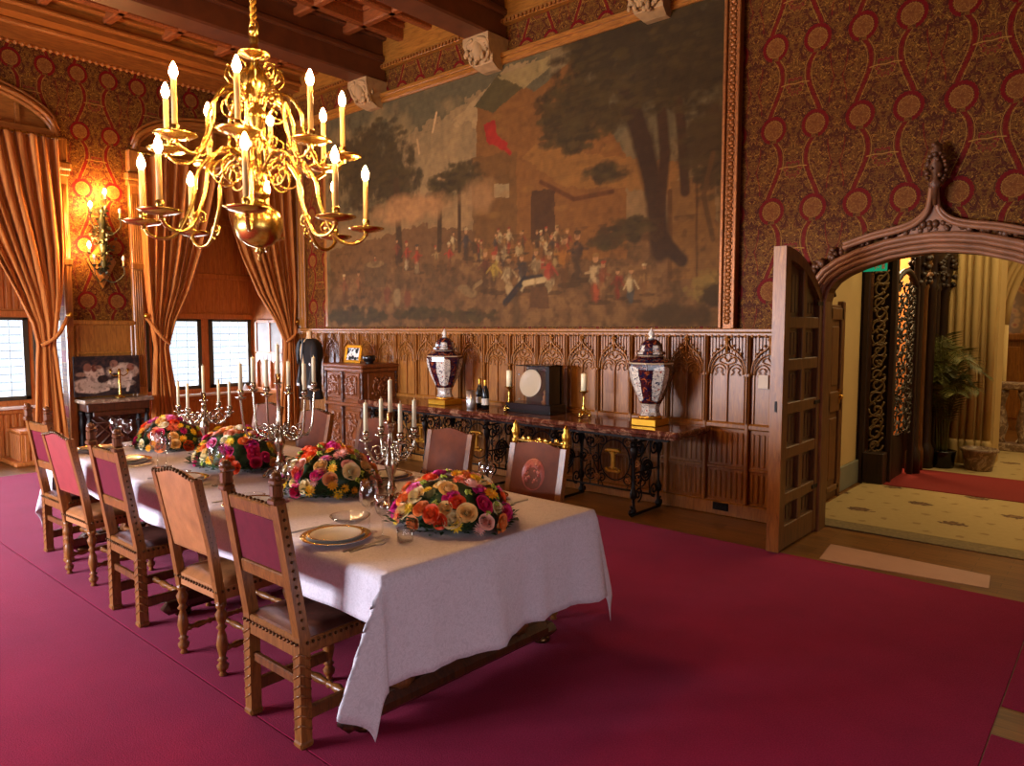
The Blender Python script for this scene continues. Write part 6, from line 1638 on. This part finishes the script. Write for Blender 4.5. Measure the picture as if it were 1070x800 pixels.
mb.box(g0[0], g1[0], g0[1]-.03, g1[1]+.03, .0, .35, bev=.01); mb.box(g0[0], g1[0], g0[1]-.03, g1[1]+.03, 2.62, 2.75, bev=.01); mb.build('frame', M['hallwood'], t)
mb = MB(); mb.box(g0[0]+.01, g1[0]-.01, g1[1]+.02, g1[1]+.04, .3, 2.65); mb.build('backing', M['hallwood'], t)
h0 = (on(932, 400, 1, 8.75).x, 8.75); h1 = (on(954, 400, 1, 9.25).x, 9.25)
t = empty('lattice_door', (0, 0, 0), 0, 'arched openwork lattice door glowing orange from the lit room behind', 'door')
mb = MB(); lattice(mb, h0, h1, .5, 2.25, 8, .010); mb.build('openwork', carv, t)
mb = MB()
for (x, y) in (h0, h1): mb.box(x-.03, x+.03, y-.03, y+.03, 0, 2.5, bev=.008)
mb.tube([(h0[0]+(h1[0]-h0[0])*u, h0[1]+(h1[1]-h0[1])*u, 2.18+.16*math.sin(PI*u)) for u in np.linspace(0, 1, 12)], .035, 6)
mb.prism([(h0[1], 0), (h1[1], 0), (h1[1], .5), (h0[1], .5)], h0[0]-.0, h0[0]+.03, 'x'); mb.build('frame', M['hallwood'], t)
mb = MB(); mb.box(-3.2, -2.13, 10.22, 10.30, 0, 3.2); struct(mb, 'wall_side_room', plain('orange_plaster', '#d98a48', .8, 0, .1))
s0 = (on(955, 400, 1, 9.3).x, 9.3)
t = empty('carved_shaft', (0, 0, 0), 0, 'bundle of dark carved wooden shafts with leafy capitals between lattice door and pier', 'column')
rr = random.Random(41)
for k in range(5):
    px = 957+k*6.2; y = 9.35+k*.24; x = on(px, 400, 1, y).x; mb = MB(); r = (.05, .03, .06, .035, .06)[k]
    mb.lathe([(r*1.6, 0), (r*1.6, .25), (r*1.1, .3), (r, .34), (r, 2.15), (r*1.3, 2.18), (r*1.1, 2.22), (r*1.9, 2.5), (r*2.2, 2.56), (r*2.2, 3.2)], (x, y, 0), 12)
    for q in range(40): a = rr.uniform(0, 6.28); z = rr.uniform(2.2, 2.7); mb.ball((x+r*1.9*math.cos(a), y+r*1.9*math.sin(a), z), rr.uniform(.02, .04), 6, 4)
    mb.build('shaft', M['hallwood'] if k != 1 else M['door'], t)
mb = MB(); a0 = on(950, 400, 1, 9.5).x; mb.prism([(a0-.05, 9.55), (a0, 9.55), (bx0+.02, 10.6), (bx0-.1, 10.6)], 0, 3.4, 'z'); mb.box(HX-.1, g0[0], 8.43, 8.52, 0, 3.4); mb.box(HX-.1, HX, 8.4, 8.9, 0, 3.4); mb.prism([(g0[0]-.02, 8.66), (g1[0], 8.66), (h1[0]+.02, 9.3), (h1[0]-.02, 9.3), (g1[0]-.04, 8.72)], 2.5, 3.4, 'z'); struct(mb, 'trim_18', M['hallwood'])
# green exit sign
pa = on(903, 283, 1, 8.0); pb = on(926, 272, 1, 8.0)
t = empty('exit_sign', ((pa.x+pb.x)/2, 8.0, (pa.z+pb.z)/2), 0, 'green illuminated exit sign hanging in the hall just under the arch', 'sign')
w = abs(pb.x-pa.x)/2+.01; h = .055
mb = MB(); mb.box(-w, w, -.01, .02, -h, h, bev=.004); mb.build('green_panel', emit('green_lit', (.02, .45, .2), .55), t)
mb = MB(); wh = M['white']
mb.box(-w+.02, -w+.07, -.013, -.010, -.006, .006); mb.prism([(-w+.02, 0), (-w+.045, .022), (-w+.045, -.022)], -.013, -.010)
mb.ball((.02, -.0115, .030), .009, 8, 5, (1, .2, 1)); mb.box(.010, .028, -.013, -.010, -.012, .018); mb.box(.024, .045, -.013, -.010, .004, .011); mb.box(.0, .012, -.013, -.010, -.034, -.010); mb.box(.026, .044, -.013, -.010, -.022, -.014); mb.box(w-.045, w-.018, -.013, -.010, -.036, .036)
mb.build('pictogram', wh, t)
mb = MB(); mb.box(-.01, .01, 0, .01, h, 4.2-(pa.z+pb.z)/2); mb.build('hanger', M['steel'], t)
# rugs, runner, painted light patch, ramp
slab('hall_rug', -2.2, 1.9, 6.60, 8.43, .012, M['rug'], 'beige patterned rug on the hall floor right behind the doorway', 'rug')
slab('rug_border', -2.2, 1.9, 6.36, 6.60, .012, M['rugborder'], 'greyish border strip of the beige hall rug', 'rug')
slab('red_runner', -2.2, 3.2, 8.45, 9.66, .016, M['runner'], 'red runner carpet crossing the hall past the palm', 'runner')
slab('hall_rug', -1.9, 3.2, 9.70, 12.0, .012, M['rug'], 'beige patterned rug under the palm and planter beyond the red runner', 'rug')
slab('hall_rug', -1.3, 3.2, 12.4, 14.4, .012, plain('painted_light_patch', '#cfc0a0', .8, 0, .1), 'patch of outdoor light painted pale on the floor behind the marble balustrade', 'rug')  # pale slab stands in for outdoor light lying on the floor
t_ = MB(); c_ = [on(868, 568, 2, .03), on(1035, 601, 2, .03), on(1033, 614, 2, .006), on(856, 583, 2, .006)]
t_.add([(c_[0].x, c_[0].y, .03), (c_[1].x, c_[1].y, .03), (c_[2].x, c_[2].y, .004), (c_[3].x, c_[3].y, .004), (c_[0].x, c_[0].y, .001), (c_[1].x, c_[1].y, .001), (c_[2].x, c_[2].y, .001), (c_[3].x, c_[3].y, .001)], [(0, 1, 2, 3), (7, 6, 5, 4), (0, 1, 5, 4), (1, 2, 6, 5), (2, 3, 7, 6), (3, 0, 4, 7)], None, False)
o = t_.build('threshold_ramp', plain('ramp_paint', '#b98a72', .5, 0, .05)); tag(o, 'pale pinkish threshold ramp on the parquet in the doorway', 'ramp')
mb = MB(); mb.lathe([(.02, -.04), (.035, -.02), (.035, .04), (.001, .05)], (0, 0, 0), 14, RY(1.2)); o = mb.build('small_spotlight', M['black']); p = on(868, 308, 1, YP+.36); o.location = (p.x, p.y-.02, p.z); tag(o, 'small black spotlight fixed by the head of the doorway', 'spotlight')

# ================================================================== LIGHT
def area(name, loc, rot, sx, sy, power, col):
    l = bpy.data.lights.new(name, 'AREA'); l.shape = 'RECTANGLE'; l.size = sx; l.size_y = sy; l.energy = power; l.color = col
    o = bpy.data.objects.new(name, l); COL.objects.link(o); o.location = loc; o.rotation_euler = rot; return o
DAY = (.90, .90, 1.0)
for a, b in WB: area('daylight', ((a+b)/2, YB-.30, 1.475), (PI/2-.55, 0, 0), b-a, 1.35, 850, DAY)
for a, b in ((.5, 3.4), (3.56, 6.12)): area('daylight', (XN-.6, (a+b)/2, 1.5), (0, -PI/2+.35, 0), 1.6, b-a, 420, DAY)
for a, b in WN_ADDED: area('daylight', (XE+.4, (a+b)/2, 1.475), (0, PI/2-.5, 0), 1.35, b-a, 66, (1.0, .88, .92))  # added lamps behind the made-up near windows, lifting the cloth's end
area('hall_lamp', (-.3, 8.6, 4.1), (0, 0, 0), 2.5, 2.5, 85, (1, .74, .36))
area('hall_lamp', (.4, 12.4, 4.1), (0, 0, 0), 3, 3, 100, (1, .74, .38))
area('side_room_lamp', (-2.60, 9.7, 3.0), (0, 0, 0), .5, .7, 90, (1, .62, .30))
w = bpy.data.worlds.new('world'); SC.world = w; w.use_nodes = True
bg_ = w.node_tree.nodes['Background']; bg_.inputs[0].default_value = (.86, .93, 1.0, 1); bg_.inputs[1].default_value = 1.6
SC.view_settings.view_transform = 'Standard'; SC.view_settings.look = 'None'; SC.view_settings.gamma = 1; SC.view_settings.exposure = 0
SC.view_settings.use_curve_mapping = False
try:
    SC.cycles.use_denoising = True; SC.cycles.denoiser = 'OPENIMAGEDENOISE'; SC.cycles.sample_clamp_indirect = 4; SC.cycles.max_bounces = 8; SC.cycles.caustics_refractive = False; SC.cycles.caustics_reflective = False
    SC.cycles.transparent_max_bounces = 24
except Exception: pass
